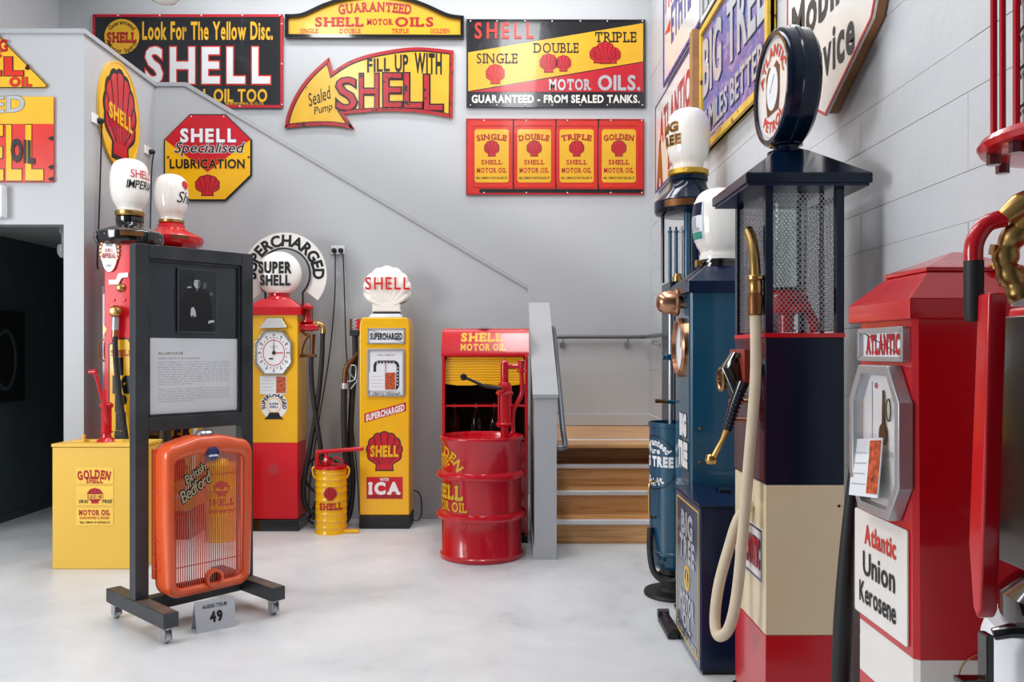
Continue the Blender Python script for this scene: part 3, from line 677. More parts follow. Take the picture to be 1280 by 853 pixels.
# --- yellow oil cabinet
t = thing('oil_cabinet', 'plain yellow steel oil box with red lettering, left of the display stand', 'oil cabinet', (-2.83, 5.83, 0))
fr = Fr(5.64, -2.83, 0); xa, xb = fr.x(65), fr.x(65)+.62
obj('body', G().box(xa, xb, -.19, .12, 0, .835), 'yellowbox', t, bevel=.008)
obj('lid', G().box(xa-.004, xb+.004, -.196, .126, .837, .86), 'yellowbox', t, bevel=.005)
obj('hinge_bar', G().box(xa+.12, xa+.42, -.06, -.03, .86, .874), 'yellowbox', t, bevel=.003)
lt = obj('latch', G().box(xa+.09, xa+.17, -.1, -.07, .86, .872), 'yellowbox', t, bevel=.003); obj('knob', G().lathe([(.012, .86), (.012, .9), (.016, .905), (0, .915)], 10, (xa+.16, -.08, 0)), 'yellowbox', lt)
yb = -.192
for i, (c, d) in enumerate(((584, 605), (608, 632), (635, 657))):
    obj('paper_label', G().box(fr.x(95), fr.x(142), yb-.0008, yb, fr.z(d), fr.z(c)), mat('labelyellow', 'F8CB52', .5) if i == 0 else bpy.data.materials['labelyellow'], t)
T(t, 'GOLDEN', (0,0,0,.055), 'textred', y=yb-.002, bold=.05, slab=True, arc=(fr.x(118), fr.z(600)-.45, .46, 90, 27))
T(t, 'SHELL', fr.b(108, 598, 129, 604), 'textred', y=yb-.002, bold=.04, slab=True)
pecten(t, fr.x(119), fr.z(620), .11, .105, 'textred', 'maroon', y=yb-.001, out=0)
obj('emblem_band', G().box(fr.x(109), fr.x(129), yb-.0045, yb-.0035, fr.z(624), fr.z(618)), 'yellowbox', t); T(t, 'S.A.E. 40', fr.b(110, 619, 128, 623), 'textred', y=yb-.006)
T(t, 'DRAG', fr.b(99, 625, 110, 629), 'black', y=yb-.002, shear=.2, bold=.03); T(t, 'FREE', fr.b(128, 625, 140, 629), 'black', y=yb-.002, shear=.2, bold=.03)
T(t, 'MOTOR OIL', fr.b(99, 638, 138, 644), 'textred', y=yb-.002, bold=.05, slab=True); T(t, 'GUARANTEED & SEALED', fr.b(100, 646, 137, 649), 'textred', y=yb-.002, bold=.02)
T(t, 'SHELL COMPANY OF AUSTRALIA LTD', fr.b(100, 652, 138, 654.5), 'black', y=yb-.002)
# --- small red hand pump on that box
t = thing('hand_pump', 'small glossy red hand pump with long lever on top of the yellow box', 'hand pump', (Fr(5.78).x(133), 5.78, .8605))
obj('base', G().lathe([(.065, 0), (.06, .01), (.035, .03), (.028, .055), (.04, .06), (.04, .075)], 24), 'red', t)
obj('barrel', G().lathe([(.034, .07), (.034, .235), (.045, .24), (.045, .262), (.03, .275), (0, .28)], 24), 'red', t)
lv = obj('lever', G().tube([(-.02, 0, .26), (-.06, 0, .42), (-.085, 0, .49)], [.012, .011, .012], 10), 'red', t)
obj('grip', G().tube([(-.12, 0, .488), (-.07, 0, .49)], .017, 12), 'red', lv)
obj('spout', G().tube(spl([(.02, -.03, .13), (.01, -.05, .27), (.0, -.03, .36)], 6), .012, 10), 'red', t)
# --- tall pump with black plate
t = thing('tall_petrol_pump', 'tall red petrol pump with white balloon globe on a round black top plate', 'petrol pump', (-2.885, 6.22, 0))
f = Fr(6.06, -2.885, 0); yf = -.16
o = [(f.x(130), f.x(171))]
obj('body', G().box(f.x(130), f.x(171), yf, .14, .03, 2.29), 'brightred', t, bevel=.01)
obj('side_column', G().box(f.x(171)+.002, f.x(194), yf+.06, .14, .03, 2.29), 'gloss', t, bevel=.01)
obj('side_case', G().box(f.x(127)-.012, f.x(130)-.002, yf+.04, .1, .9, 1.92), 'maroon', t); obj('case_cap', G().box(f.x(127)-.016, f.x(131), yf+.03, .11, 1.92, 1.98), 'black', t, bevel=.004)
obj('base', G().box(f.x(128), f.x(196), yf-.02, .16, 0, .03), 'black', t)
obj('top_plate', G().lathe([(.2, 2.28), (.235, 2.30), (.245, 2.33), (.245, 2.375), (.235, 2.385), (.12, 2.43), (.1, 2.44), (.095, 2.46), (.1, 2.47), (.1, 2.50), (.085, 2.51)], 48), 'gloss', t, sharp=25)
obj('brass_ring', G().lathe([(.098, 2.51), (.104, 2.52), (.104, 2.545), (.098, 2.55), (.08, 2.55)], 40), 'brass', t)
gl, pf = balloon(t, 2.545, .40, .14)
T(gl, 'SHELL', (-.09, 2.785, .18, .06), 'redsign', bold=.0, fmap=on_globe(pf, 2.545, -26)); T(gl, 'IMPERIAL', (-.12, 2.705, .25, .06), 'black', bold=.01, shear=.15, fmap=on_globe(pf, 2.545, -26))
tg = obj('brass_tag', G().add([on_cyl(.248, -62)(-.08+.02*i, z, 0) for i in range(9) for z in (2.338, 2.370)], [(2*i, 2*i+2, 2*i+3, 2*i+1) for i in range(8)]), 'bronze', t)
for a in (-130, -108): obj('screw', G().lathe([(.006, 0), (.005, .004), (0, .005)], 10, (0, 0, 0), 'Y'), 'plasticgrey', t, loc=on_cyl(.245, a)(0, 2.35, 0))
# decal disc with rays
cx, cz = f.x(138), f.z(319); dd = obj('round_badge', G().plate(circ(cx, cz, .056, 32, .125), yf-.02, yf-.008), 'whiteenam', t)
for k in range(17):
    a = math.radians(-30+240*k/16); c0, s0 = math.cos(a), math.sin(a); q = .09
    obj('badge_ray', G().plate([(cx+.056*c0, cz+.03+.09*s0), (cx+.072*math.cos(a+q), cz+.03+.12*math.sin(a+q)), (cx+.072*math.cos(a-q), cz+.03+.12*math.sin(a-q))], yf-.018, yf-.012), 'yellow', dd)
    if k % 1 == 0 and k < 16:
        a2 = a+math.radians(7.5); obj('badge_gap', G().plate([(cx+.054*math.cos(a2-q), cz+.03+.085*math.sin(a2-q)), (cx+.054*math.cos(a2+q), cz+.03+.085*math.sin(a2+q)), (cx+.07*math.cos(a2), cz+.03+.115*math.sin(a2))], yf-.017, yf-.013), 'redchip', dd)
T(dd, 'IMPERIAL', (cx-.05, cz-.025, .1, .035), 'textred', y=yf-.022, bold=.06); T(dd, 'SHELL', (cx-.03, cz+.02, .06, .025), 'textred', y=yf-.022); T(dd, 'WINGS', (cx-.025, cz+.06, .05, .02), 'textgrey', y=yf-.022); T(dd, 'SPIRIT', (cx-.022, cz-.09, .044, .02), 'textgrey', y=yf-.022)
g = G().plate(f.p((137, 356), (149, 356), (153, 348), (161, 347), (161, 341), (149, 342), (146, 350), (137, 350)), yf-.016, yf-.004); obj('white_bracket', g, 'white', t, bevel=.002)
obj('brass_cap', G().lathe([(.028, 0), (.032, .012), (.02, .03), (0, .036)], 24, (f.x(151.5), yf, f.z(360)), 'Y'), 'brass', t)
for px in (143, 156): obj('rivet', G().lathe([(.011, 0), (.008, .007), (0, .009)], 10, (0,0,0), 'Y'), 'red', t, loc=(f.x(px), yf, f.z(375)))
bb = obj('brass_elbow', G().lathe([(.0, -.045), (.03, -.035), (.045, -.01), (.045, .015), (.03, .04), (0, .048)], 24, (f.x(149), yf-.045, f.z(390)), 'Y'), 'brass', t)
obj('collar', G().cyl((f.x(147.5), yf-.045, f.z(413)), (f.x(148), yf-.045, f.z(397)), .026, 16), 'greymetal', bb); obj('coupling', G().cyl((f.x(147), yf-.045, f.z(423)), (f.x(147.5), yf-.045, f.z(413)), .022, 16), 'copper', bb)
obj('hose', G().tube(spl([(f.x(a), yf-.05, f.z(c)) for a, c in ((148, 421), (149, 450), (153, 490), (159, 530), (163, 570), (160, 640))]+[(f.x(166), yf-.03, .3)], 8), .019, 12), 'rubber', t)
# name panel
pn = f.p((136, 600), (167, 600), (167, 429), (163, 427), (161, 423), (146, 423), (143, 428), (136, 430))
obj('name_panel', G().plate(pn, yf-.004, yf), 'yellow', t); obj('panel_border', G().ringplate(pn, inset(pn, .009), -.165, -.16), 'black', t)
T(t, 'SHELL', f.b(139, 438, 166, 445), 'textred', y=yf-.006, bold=.03, slab=True)
for ch, a, c, w in (('I', 449, 467, 6), ('M', 472, 490, 21), ('P', 495, 513, 15), ('E', 518, 536, 13), ('R', 541, 558, 16), ('I', 562, 578, 6)): T(t, ch, f.b(151.5-w/2, a, 151.5+w/2, c), 'black', y=yf-.006, bold=.09)
obj('side_handle', G().tube(spl([(f.x(128), yf+.02, f.z(424)), (f.x(124), yf, f.z(430)), (f.x(124), yf, f.z(446)), (f.x(129), yf+.02, f.z(452))], 6), .006, 8), 'brass', t)
obj('side_arrow', G().plate(f.p((129, 405), (134, 412), (129, 420)), yf-.003, yf), 'yellow', t)
# --- second tall pump behind the stand
t = thing('tall_petrol_pump', 'red petrol pump with a smaller white globe, mostly hidden behind the display stand', 'petrol pump', (-2.79, 6.75, 0))
f = Fr(6.55, -2.79, 0)
obj('column', G().box(-.15, .15, -.14, .14, .95, 2.36), 'red', t, bevel=.01)
obj('top_plate', G().lathe([(.21, 2.35), (.24, 2.365), (.25, 2.39), (.25, 2.42), (.235, 2.435), (.13, 2.48), (.11, 2.5), (.105, 2.53), (.09, 2.54)], 48), 'red', t, sharp=25)
obj('brass_ring', G().lathe([(.094, 2.54), (.1, 2.545), (.1, 2.565), (.08, 2.57)], 40), 'brass', t)
gl, pf = balloon(t, 2.565, .38, .132, .085)
T(gl, 'Shell', (-.08, 2.7, .2, .09), 'black', bold=.0, shear=.3, fmap=on_globe(pf, 2.565, -16)); pecten(gl, 0, 2.85, .07, .07, 'redsign', 'redsign', fmap=on_globe(pf, 2.565, -14), out=0)
obj('brass_tag', G().add([on_cyl(.253, -52)(-.07+.02*i, z, 0) for i in range(8) for z in (2.392, 2.418)], [(2*i, 2*i+2, 2*i+3, 2*i+1) for i in range(7)]), 'bronze', t)
obj('lower_body', G().frus((-.21, .21, -.2, .2), .22, (-.19, .19, -.18, .18), .95), 'yellow', t, bevel=.01); obj('lower_skirt', G().frus((-.23, .23, -.22, .22), 0, (-.21, .21, -.2, .2), .218), 'maroon', t, bevel=.008)
obj('red_corner', G().plate([(-.19, .5), (-.19, .94), (-.1, .94)], -.205, -.2), 'redsign', t)
T(t, 'SUPER', (-.12, .80, .36, .13), 'rubber', y=-.195, bold=.05, out=('redsign', .02)); T(t, 'S', (.03, .5, .16, .28), 'redsign', y=-.205, bold=.06, out=('black', .03))
obj('hose', G().tube(spl([(.2, -.2, 1.3), (.28, -.25, 1.0), (.29, -.27, .7), (.26, -.27, .45), (.16, -.26, .34), (.04, -.25, .38), (-.03, -.24, .55)], 8), .024, 12), 'creamhose', t)
# --- display stand
U = 48
t = thing('display_stand', 'dark steel display stand on casters holding a portrait and a white text panel', 'display stand', (-1.7925, 4.65, 0), U)
for sx in (-1, 1):
    obj('post', G().box(sx*.31-.036, sx*.31+.036, -.036, .036, .165, 2.068), 'rawsteel', t, bevel=.002)
    ft = obj('foot_beam', G().box(sx*.31-.04, sx*.31+.04, -.37, .33, .09, .165), 'rawsteel', t, bevel=.003)
    obj('foot_top', G().box(sx*.31-.035, sx*.31+.035, -.36, -.038, .165, .1665), 'rawtop', ft)
    for y in (-.32, .28):
        c = obj('caster_fork', G().lathe([(.026, .09), (.026, .082), (.012, .078), (.012, .07)], 12, (sx*.31, y, 0)).box(sx*.31-.022, sx*.31-.017, y-.018, y+.026, .02, .074).box(sx*.31+.017, sx*.31+.022, y-.018, y+.026, .02, .074), 'steel', t)
        obj('wheel', G().lathe([(.018, -.013), (.03, -.013), (.031, 0), (.03, .013), (.018, .013)], 20, (sx*.31, y+.012, .0312), 'X'), 'steel', c)
        obj('caster_plate', G().box(sx*.31-.03, sx*.31+.03, y-.03, y+.03, .082, .09), 'steel', c)
obj('top_rail', G().box(-.2735, .2735, -.036, .036, 1.995, 2.068), 'rawsteel', t, bevel=.002)
obj('middle_rail', G().box(-.2735, .2735, -.036, .036, 1.062, 1.135), 'rawsteel', t, bevel=.002)
obj('lower_rail', G().box(-.27, .27, -.036, .036, .092, .163), 'rawsteel', t, bevel=.002)
pp = obj('photo_panel', G().box(-.2735, .2735, -.004, .01, 1.565, 1.995), 'photo', t); obj('inner_lip', G().ringplate(rrect(-.2735, .2735, 1.136, 1.994, .001, 1), inset(rrect(-.2735, .2735, 1.136, 1.994, .001, 1), .014), -.02, -.004), 'rawsteel', t)
tp = obj('text_panel', G().box(-.2735, .2735, -.006, .01, 1.136, 1.565), 'card', t)
for z, s, w in [(1.475, 'ALLAN DAVIS', .14)]: T(tp, s, (-.21, z, w, .014), 'texttan', y=-.007)
T(tp, 'Visionary collector of this rare fuel history', (-.21, 1.448, .24, .011), 'textgrey', y=-.007)
lines = 'this panel tells of a life spent among pumps signs and oil and the people who kept them running through the years with great care and patience'.split()
for k in range(17):
    if k == 10: continue
    s = ' '.join(random.choice(lines) for _ in range(9)); T(tp, s, (-.21, 1.428-.0135*k, .415 if k not in (9, 16) else .2, .009), 'textgrey', y=-.007, bold=0)
pr = obj('portrait_print', G().box(-.107, .127, -.02, -.004, 1.6, 1.955), 'photodark', pp); pb = rrect(-.107, .127, 1.6, 1.955, .001, 1); obj('print_edge', G().ringplate(pb, inset(pb, .003), -.0215, -.0195), 'photomid', pr)
def flat(poly, m, y=-.021, name='print_shape'): return obj(name, G().plate(poly, y-.0004, y), m, pr)
flat([(-.09, 1.605), (-.09, 1.76), (-.07, 1.82), (-.02, 1.85), (.03, 1.85), (.08, 1.82), (.1, 1.74), (.1, 1.605)], 'black', -.0205)
flat(circ(.005, 1.874, .019, 20, .027), 'photolight', -.022); flat([(-.045, 1.892), (.05, 1.897), (.05, 1.904), (.03, 1.907), (.025, 1.93), (-.015, 1.93), (-.022, 1.903), (-.045, 1.899)], 'photodark', -.0225)
flat([(.008, 1.85), (.022, 1.86), (.023, 1.88), (.012, 1.898)], 'photomid', -.0225); flat([(-.006, 1.848), (.006, 1.826), (.016, 1.848)], 'photomid', -.0215)
for dx in (-.006, .010): flat(circ(dx, 1.880, .0024, 8), 'photodark', -.0228, 'eye')
flat([(-.034, 1.70), (-.03, 1.735), (-.015, 1.742), (-.005, 1.72), (0, 1.69), (-.008, 1.685), (-.012, 1.70), (-.017, 1.683), (-.022, 1.7), (-.028, 1.684)], 'photolight', -.0215)
flat(circ(.09, 1.82, .011, 14), 'photomid', -.0215); flat([(.07, 1.65), (.11, 1.66), (.105, 1.672), (.075, 1.667)], 'photolight', -.0215)
flat([(.04, 1.845), (.06, 1.85), (.062, 1.885), (.042, 1.88)], 'photomid', -.0212); flat([(-.05, 1.845), (-.028, 1.85), (-.03, 1.857), (-.052, 1.853)], 'photolight', -.0212)
# --- orange radiator grille on the stand
t = thing('radiator_grille', 'orange lorry radiator grille with vertical bars and script lettering on the stand', 'grille', (-1.7925, 4.65, .1665), U); y0 = -.19; cx = .004
def shell(hw, z0, z1, r, dip=0, n=7):
    out = []
    for k in range(n+1): a = math.radians(-90+90*k/n); out.append((cx+hw*.96-r+r*math.cos(a), z0+r+r*math.sin(a)))
    out.append((cx+hw, z0+(z1-z0)*.5))
    for k in range(n+1): a = math.radians(90*k/n); out.append((cx+hw-r+r*math.cos(a), z1-.03-r+r*math.sin(a)))
    out += [(cx+hw*.35, z1-.004-dip*.2), (cx+.05, z1-dip*.5), (cx, z1-dip), (cx-.05, z1-dip*.5), (cx-hw*.35, z1-.004-dip*.2)]
    for k in range(n+1): a = math.radians(90+90*k/n); out.append((cx-hw+r+r*math.cos(a), z1-.03-r+r*math.sin(a)))
    out.append((cx-hw, z0+(z1-z0)*.5))
    for k in range(n+1): a = math.radians(180+90*k/n); out.append((cx-hw*.96+r+r*math.cos(a), z0+r+r*math.sin(a)))
    return out
oo = shell(.255, 0.002, .862, .075); ii = shell(.2, .055, .775, .035, .03)
def loft(rings, close=False):
    g = G(); n = len(rings[0][0]); 
    for poly, y in rings: g.v += [(x, y, z) for x, z in poly]
    for r in range(len(rings)-1):
        for i in range(n): j = (i+1) % n; g.f.append((r*n+i, r*n+j, (r+1)*n+j, (r+1)*n+i))
    if close:
        for i in range(n): j = (i+1) % n; k = (len(rings)-1)*n; g.f.append((k+i, k+j, j, i))
    return g
mid = lambda a, b, t: [(p[0]*(1-t)+q[0]*t, p[1]*(1-t)+q[1]*t) for p, q in zip(a, b)]
g = loft([(oo, -.04), (oo, y0+.03), (mid(oo, ii, .12), y0+.01), (mid(oo, ii, .35), y0), (mid(oo, ii, .7), y0), (mid(oo, ii, .9), y0+.008), (ii, y0+.025), (mid(oo, ii, .8), y0+.03), (mid(oo, ii, .05), y0+.04), (mid(oo, ii, .05), -.04)], True)
obj('surround', g, 'orange', t, sharp=50)
def edge(poly, x):
    zz = [];
    for i in range(len(poly)):
        (xa_, za), (xb_, zb) = poly[i], poly[(i+1) % len(poly)]
        if (xa_-x)*(xb_-x) < 0: zz.append(za+(zb-za)*(x-xa_)/(xb_-xa_))
    return min(zz), max(zz)
for k in range(31):
    x = cx-.194+.388*(k+.5)/31; a, b_ = edge(ii, x); obj('grille_bar', G().box(x-.0024, x+.0024, y0+.028, y0+.034, a-.01, b_+.01), 'orangebar', t)
for z in (.16, .43, .64): obj('cross_wire', G().cyl((cx-.2, y0+.045, z), (cx+.2, y0+.045, z), .003, 6), 'orangebar', t)
bg = obj('round_badge', G().lathe([(.037, -.01), (.037, .006), (.03, .01), (0, .01)], 28, (cx+.005, y0, .765), 'Y'), 'blueemblem', t); obj('badge_wave', G().plate([(cx-.025, .755), (cx-.005, .762), (cx+.005, .756), (cx+.015, .762), (cx+.035, .755), (cx+.03, .748), (cx+.005, .75), (cx-.02, .748)], y0-.0125, y0-.010), 'white', bg)
rg = obj('lower_ring', G().ringplate(circ(cx+.02, .075, .05, 28), circ(cx+.02, .075, .035, 28), y0-.004, y0+.03), 'orange', t); obj('hole_cover', G().plate(circ(cx+.02, .075, .035, 24), y0+.03, y0+.034), 'rubber', rg)
cp = obj('filler_cap', G().lathe([(.05, .865), (.05, .875), (.04, .885), (0, .888)], 24, (cx+.0, -.11, 0)), 'steel', t)
for (s, bx_) in (('British', (-.165, .645, .13, .042)), ('Bedford', (-.195, .56, .19, .06))): T(t, s, bx_, 'tan', y=y0-.004, bold=.0, shear=.3, rot=33, out=('black', .075), depth=.005, gap=.02)
for z in (.58, .31, .22, .16): 
    for y in (-.07, -.10): obj('rivet', G().lathe([(.006, 0), (.004, .004), (0, .005)], 8), 'orange', t, loc=(cx-.256, y, z)).rotation_euler = (0, -PI/2, 0)
obj('side_flange', G().box(cx-.262, cx-.25, -.06, -.03, .1, .8), 'orange', t, bevel=.003); obj('mounting_block', G().box(cx-.2, cx+.2, -.075, -.04, -.002, .05), 'rawsteel', t)
# tent card
t = thing('tent_card', 'small grey folded number card standing on the floor by the stand', 'card', (Fr(4.43).x(266), 4.45, 0), 37)
w = .105
g = G().add([(-w,-.05,0),(w,-.05,0),(w,0,.155),(-w,0,.155),(-w,-.046,0),(w,-.046,0),(w,.002,.150),(-w,.002,.150)], [(0,1,2,3),(7,6,5,4),(0,4,5,1),(0,3,7,4),(1,5,6,2),(2,6,7,3)])
def tilt(x, z, y): return (x, -.05+.05*z/.155+y, z)
obj('front_leaf', g, mat('cardgrey', 'B9BCC2', .5), t)
g = G().add([(-w,.055,0),(w,.055,0),(w,.002,.155),(-w,.002,.155),(-w,.052,0),(w,.052,0),(w,0.0,.150),(-w,0.0,.150)], [(3,2,1,0),(4,5,6,7),(1,5,4,0),(4,7,3,0),(2,6,5,1),(3,7,6,2)]); obj('back_leaf', g, bpy.data.materials['cardgrey'], t)
T(t, 'AUDIO TOUR', (-.065, .115, .13, .017), 'black', fmap=tilt, bold=.03); T(t, '49', (-.032, .045, .068, .048), 'black', fmap=tilt, bold=.05)
# --- info card used on several dials
def info_card(parent, x0, z0, w, h, y, pic=.62):
    c = obj('info_card', G().box(x0, x0+w, y-.003, y, z0, z0+h), 'card', parent)
    obj('card_picture', G().box(x0+w*pic, x0+w*.98, y-.0045, y-.003, z0+h*.06, z0+h*.96), 'cardpic', c)
    for k in range(4): obj('text_line', G().box(x0+w*.07, x0+w*(.5 if k % 2 else .55), y-.004, y-.003, z0+h*(.2+.18*k), z0+h*(.2+.18*k)+.003), 'textgrey', c)
# --- pump with round lettered globe
px0 = -1.975
t = thing('round_globe_pump', 'yellow and red petrol pump with round globe under a white arched collar sign', 'petrol pump', (px0, 6.99, 0)); f = Fr(6.85, px0, 0)
obj('base', G().frus((-.21, .21, -.16, .16), 0, (-.2, .2, -.15, .15), .095), 'gloss', t, bevel=.008)
obj('red_body', G().box(-.193, .193, -.14, .14, .097, .732), 'brightred', t, bevel=.006)
obj('yellow_body', G().box(-.193, .193, -.14, .14, .7325, 1.81), 'yellow', t, bevel=.006)
g = G().frus((-.225, .225, -.165, .165), 1.795, (-.225, .225, -.165, .165), 1.86).frus((-.225, .225, -.165, .165), 1.86, (-.12, .12, -.1, .1), 1.935)
obj('cap', g, 'red', t, bevel=.006); obj('neck', G().lathe([(.11, 1.93), (.1, 1.95), (.085, 1.96), (.085, 1.98), (.095, 1.985), (.07, 1.99)], 32), 'red', t)
gl = obj('globe', G().lathe([(0, -.07), (.1, -.068), (.165, -.05), (.188, -.02), (.192, 0), (.188, .02), (.165, .05), (.1, .068), (0, .072)], 48, (.0, 0, 2.15), 'Y'), 'globe', t, sharp=60)
obj('globe_foot', G().lathe([(.06, 1.985), (.05, 2.0), (.06, 2.02)], 24), 'globe', gl)
fg = Fr(6.92, px0, 0)
T(gl, 'SUPER', fg.b(323, 328, 364, 341), 'black', y=-.073, bold=.05); T(gl, 'SHELL', fg.b(325, 344.5, 363, 356.5), 'black', y=-.073, bold=.05)
ac = (fg.x(350.5), fg.z(341.5)); ya = .06
obj('collar_sign', G().add(*(lambda A, B: ([(x, ya, z) for x, z in A]+[(x, ya, z) for x, z in B]+[(x, ya+.008, z) for x, z in A]+[(x, ya+.008, z) for x, z in B],
    sum([[(i+1, i, 50+i, 51+i), (101+i, 151+i, 150+i, 100+i), (i, i+1, 101+i, 100+i), (51+i, 50+i, 150+i, 151+i)] for i in range(49)], [])+[(0, 100, 150, 50), (49, 99, 199, 149)]))(
    circ(*ac, .36, 49, a0=218, a1=-38), circ(*ac, .222, 49, a0=218, a1=-38))), 'whiteenam', t)
T(t, 'SUPERCHARGED', (0,0,0,.09), 'black', y=ya-.002, bold=.04, gap=.06, arc=(*ac, .245, 90, 196))
obj('collar_frame', G().tube([(ac[0]-.16, ya-.02, 1.86), (ac[0]-.16, ya-.02, 2.0)]+[(x, ya-.02, z) for x, z in circ(*ac, .222, 30, a0=222, a1=-42)]+[(ac[0]+.16, ya-.02, 2.0), (ac[0]+.16, ya-.02, 1.86)], .0085, 8), 'black', t)
# dial
o8 = lambda x0, x1, z0, z1, c, c2: [(x0+c, z0), (x1-c, z0), (x1, z0+c2), (x1, z1-c2), (x1-c, z1), (x0+c, z1), (x0, z1-c2), (x0, z0+c2)]
x0, x1, z0, z1 = f.x(319.5), f.x(366), f.z(469), f.z(413.5)
o = o8(x0, x1, z0, z1, .075, .1); df = obj('dial_frame', G().ringplate(o, inset(o, .016), -.168, -.14), 'chrome', t, bevel=.003)
obj('dial_face', G().plate(inset(o, .014), -.15, -.14), 'white', df); c = ((x0+x1)/2, (z0+z1)/2)
obj('dial_ring', G().ringplate(circ(*c, .092, 40, .108), circ(*c, .086, 40, .102), -.152, -.15), 'redsign', df)
for k in range(24):
    a = math.radians(90-15*k); obj('minute_mark', G().box(-.003, .003, -.152, -.15, -.006, .006), 'black', df, loc=(c[0]+.108*math.cos(a), 0, c[1]+.128*math.sin(a)))
for k in range(12):
    a = math.radians(90-30*k); T(df, str((k*5) or 60), (c[0]+.123*math.cos(a)-.009, c[1]+.15*math.sin(a)-.008, .018, .016), 'black', y=-.152, bold=.02)
obj('hand', G().plate([(c[0]-.004, c[1]), (c[0], c[1]+.125), (c[0]+.004, c[1])], -.156, -.154), 'black', df); obj('red_hand', G().plate([(c[0], c[1]-.004), (c[0]+.07, c[1]-.004), (c[0]+.085, c[1]+.0), (c[0]+.07, c[1]+.004), (c[0], c[1]+.004)], -.158, -.156), 'redsign', df); obj('hub', G().lathe([(.016, 0), (.014, .01), (0, .012)], 16, (c[0], -.152, c[1]), 'Y'), 'black', df)
T(df, 'GALLONS', (c[0]-.03, c[1]+.045, .06, .013), 'textgrey', y=-.152); obj('counter_slot', G().box(c[0]-.04, c[0]-.005, -.153, -.15, c[1]-.055, c[1]-.043), 'black', df)
hd = f.p((333, 397), (354, 397), (361, 410), (326, 411)); g = G(); g.v = [(hd[0][0], -.14, hd[0][1]), (hd[1][0], -.14, hd[1][1]), (hd[2][0], -.14, hd[2][1]), (hd[3][0], -.14, hd[3][1]), (hd[0][0]+.01, -.16, hd[0][1]-.005), (hd[1][0]-.01, -.16, hd[1][1]-.005), (hd[2][0], -.2, hd[2][1]), (hd[3][0], -.2, hd[3][1])]
g.f = [(4, 7, 6, 5), (0, 4, 5, 1), (1, 5, 6, 2), (0, 3, 7, 4), (3, 2, 6, 7), (0, 1, 2, 3)]; obj('dial_lamp_hood', g, 'chrome', t, bevel=.003)
info_card(t, f.x(325), f.z(493), f.x(358)-f.x(325), f.z(470)-f.z(493), -.1415)
cc = (f.x(342.5), f.z(507)); dc = obj('round_decal', G().plate(circ(*cc, .112, 40, .112), -.1415, -.14), 'white', t); obj('decal_globe', G().ringplate(circ(*cc, .062, 30), circ(*cc, .056, 30), -.143, -.1415), 'yellow', dc)
T(dc, 'SUPERCHARGED', (0,0,0,.03), 'black', y=-.143, bold=.04, arc=(*cc, .074, 90, 220)); T(dc, 'SUPER', (cc[0]-.04, cc[1]+.005, .08, .016), 'blueemblem', y=-.144); T(dc, 'SHELL', (cc[0]-.038, cc[1]-.02, .076, .016), 'blueemblem', y=-.144)
obj('decal_base', G().plate([(cc[0]-.08, cc[1]-.115), (cc[0]+.08, cc[1]-.115), (cc[0]+.05, cc[1]-.085), (cc[0]+.04, cc[1]-.06), (cc[0]-.04, cc[1]-.06), (cc[0]-.05, cc[1]-.085)], -.1435, -.1405), 'black', dc)
for py, m in ((538, 'yellow'), (587, 'red')): obj('lock_cover', G().lathe([(.045, 0), (.045, .002), (0, .002)], 28, (f.x(342), -.14, f.z(py)), 'Y'), m, t)
# side plumbing (built in the pump's frame)
s = Fr(6.95, px0, 0); y = -.04
sg = obj('sight_glass', G().lathe([(.03, s.z(404)), (.05, s.z(403)), (.05, s.z(400.5)), (.03, s.z(400)), (.028, s.z(387)), (.05, s.z(386.5)), (.05, s.z(383)), (.02, s.z(381)), (.008, s.z(379)), (0, s.z(377))], 20, (s.x(384.5), y, 0)), 'red', t, sharp=25)
for k in range(6): a = k*PI/3; obj('guard_rod', G().cyl((s.x(384.5)+.04*math.cos(a), y+.04*math.sin(a), s.z(400)), (s.x(384.5)+.04*math.cos(a), y+.04*math.sin(a), s.z(386)), .004, 6), 'bronze', sg)
obj('red_pipe', G().lathe([(.045, 0), (.045, .02), (.038, .025), (.038, .1), (.03, .12), (.03, .15)], 20, (.193, y, s.z(409)), 'X'), 'red', t)
el = obj('brass_elbow', G().tube(spl([(s.x(393), y, s.z(405)), (s.x(401), y, s.z(406)), (s.x(404), y, s.z(411)), (s.x(404), y, s.z(419))], 6), .022, 14), 'brass', t); obj('union_nut', G().lathe([(.03, 0), (.03, .02)], 6, (s.x(394), y, s.z(405)), 'X'), 'brass', el)
obj('delivery_hose', G().tube(spl([(s.x(a), y-.02, s.z(c)) for a, c in ((404, 417), (403, 450), (398, 500), (390, 550), (381, 600), (381, 625), (387, 638), (393, 640))], 8), .021, 12), 'rubber', t)
nz = obj('brass_nozzle', G().tube([(s.x(390), y, s.z(448)), (s.x(390.5), y, s.z(430)), (s.x(391), y, s.z(418))], [.018, .02, .024], 12), 'bronze', t)
obj('trigger_guard', G().tube(spl([(s.x(390), y, s.z(420)), (s.x(383), y, s.z(424)), (s.x(378), y, s.z(438)), (s.x(379), y, s.z(446))], 6), .007, 8), 'bronze', nz); obj('lever', G().tube([(s.x(390), y, s.z(428)), (s.x(384), y-.02, s.z(436)), (s.x(381), y-.02, s.z(446))], .006, 8), 'steel', nz)
obj('nozzle_spout', G().tube([(s.x(390), y, s.z(420)), (s.x(381), y, s.z(418)), (s.x(374), y, s.z(408))], .011, 10), 'bronze', nz)
obj('nozzle_rest', G().box(.193, s.x(395), y-.03, y+.03, s.z(447), s.z(443)), 'bronze', t, bevel=.003)
obj('nozzle_hose', G().tube(spl([(s.x(a), y-.035, s.z(c)) for a, c in ((390, 447), (391, 480), (396, 520), (402, 560), (406, 600), (402, 630), (392, 648))], 8), .021, 12), 'rubber', t)
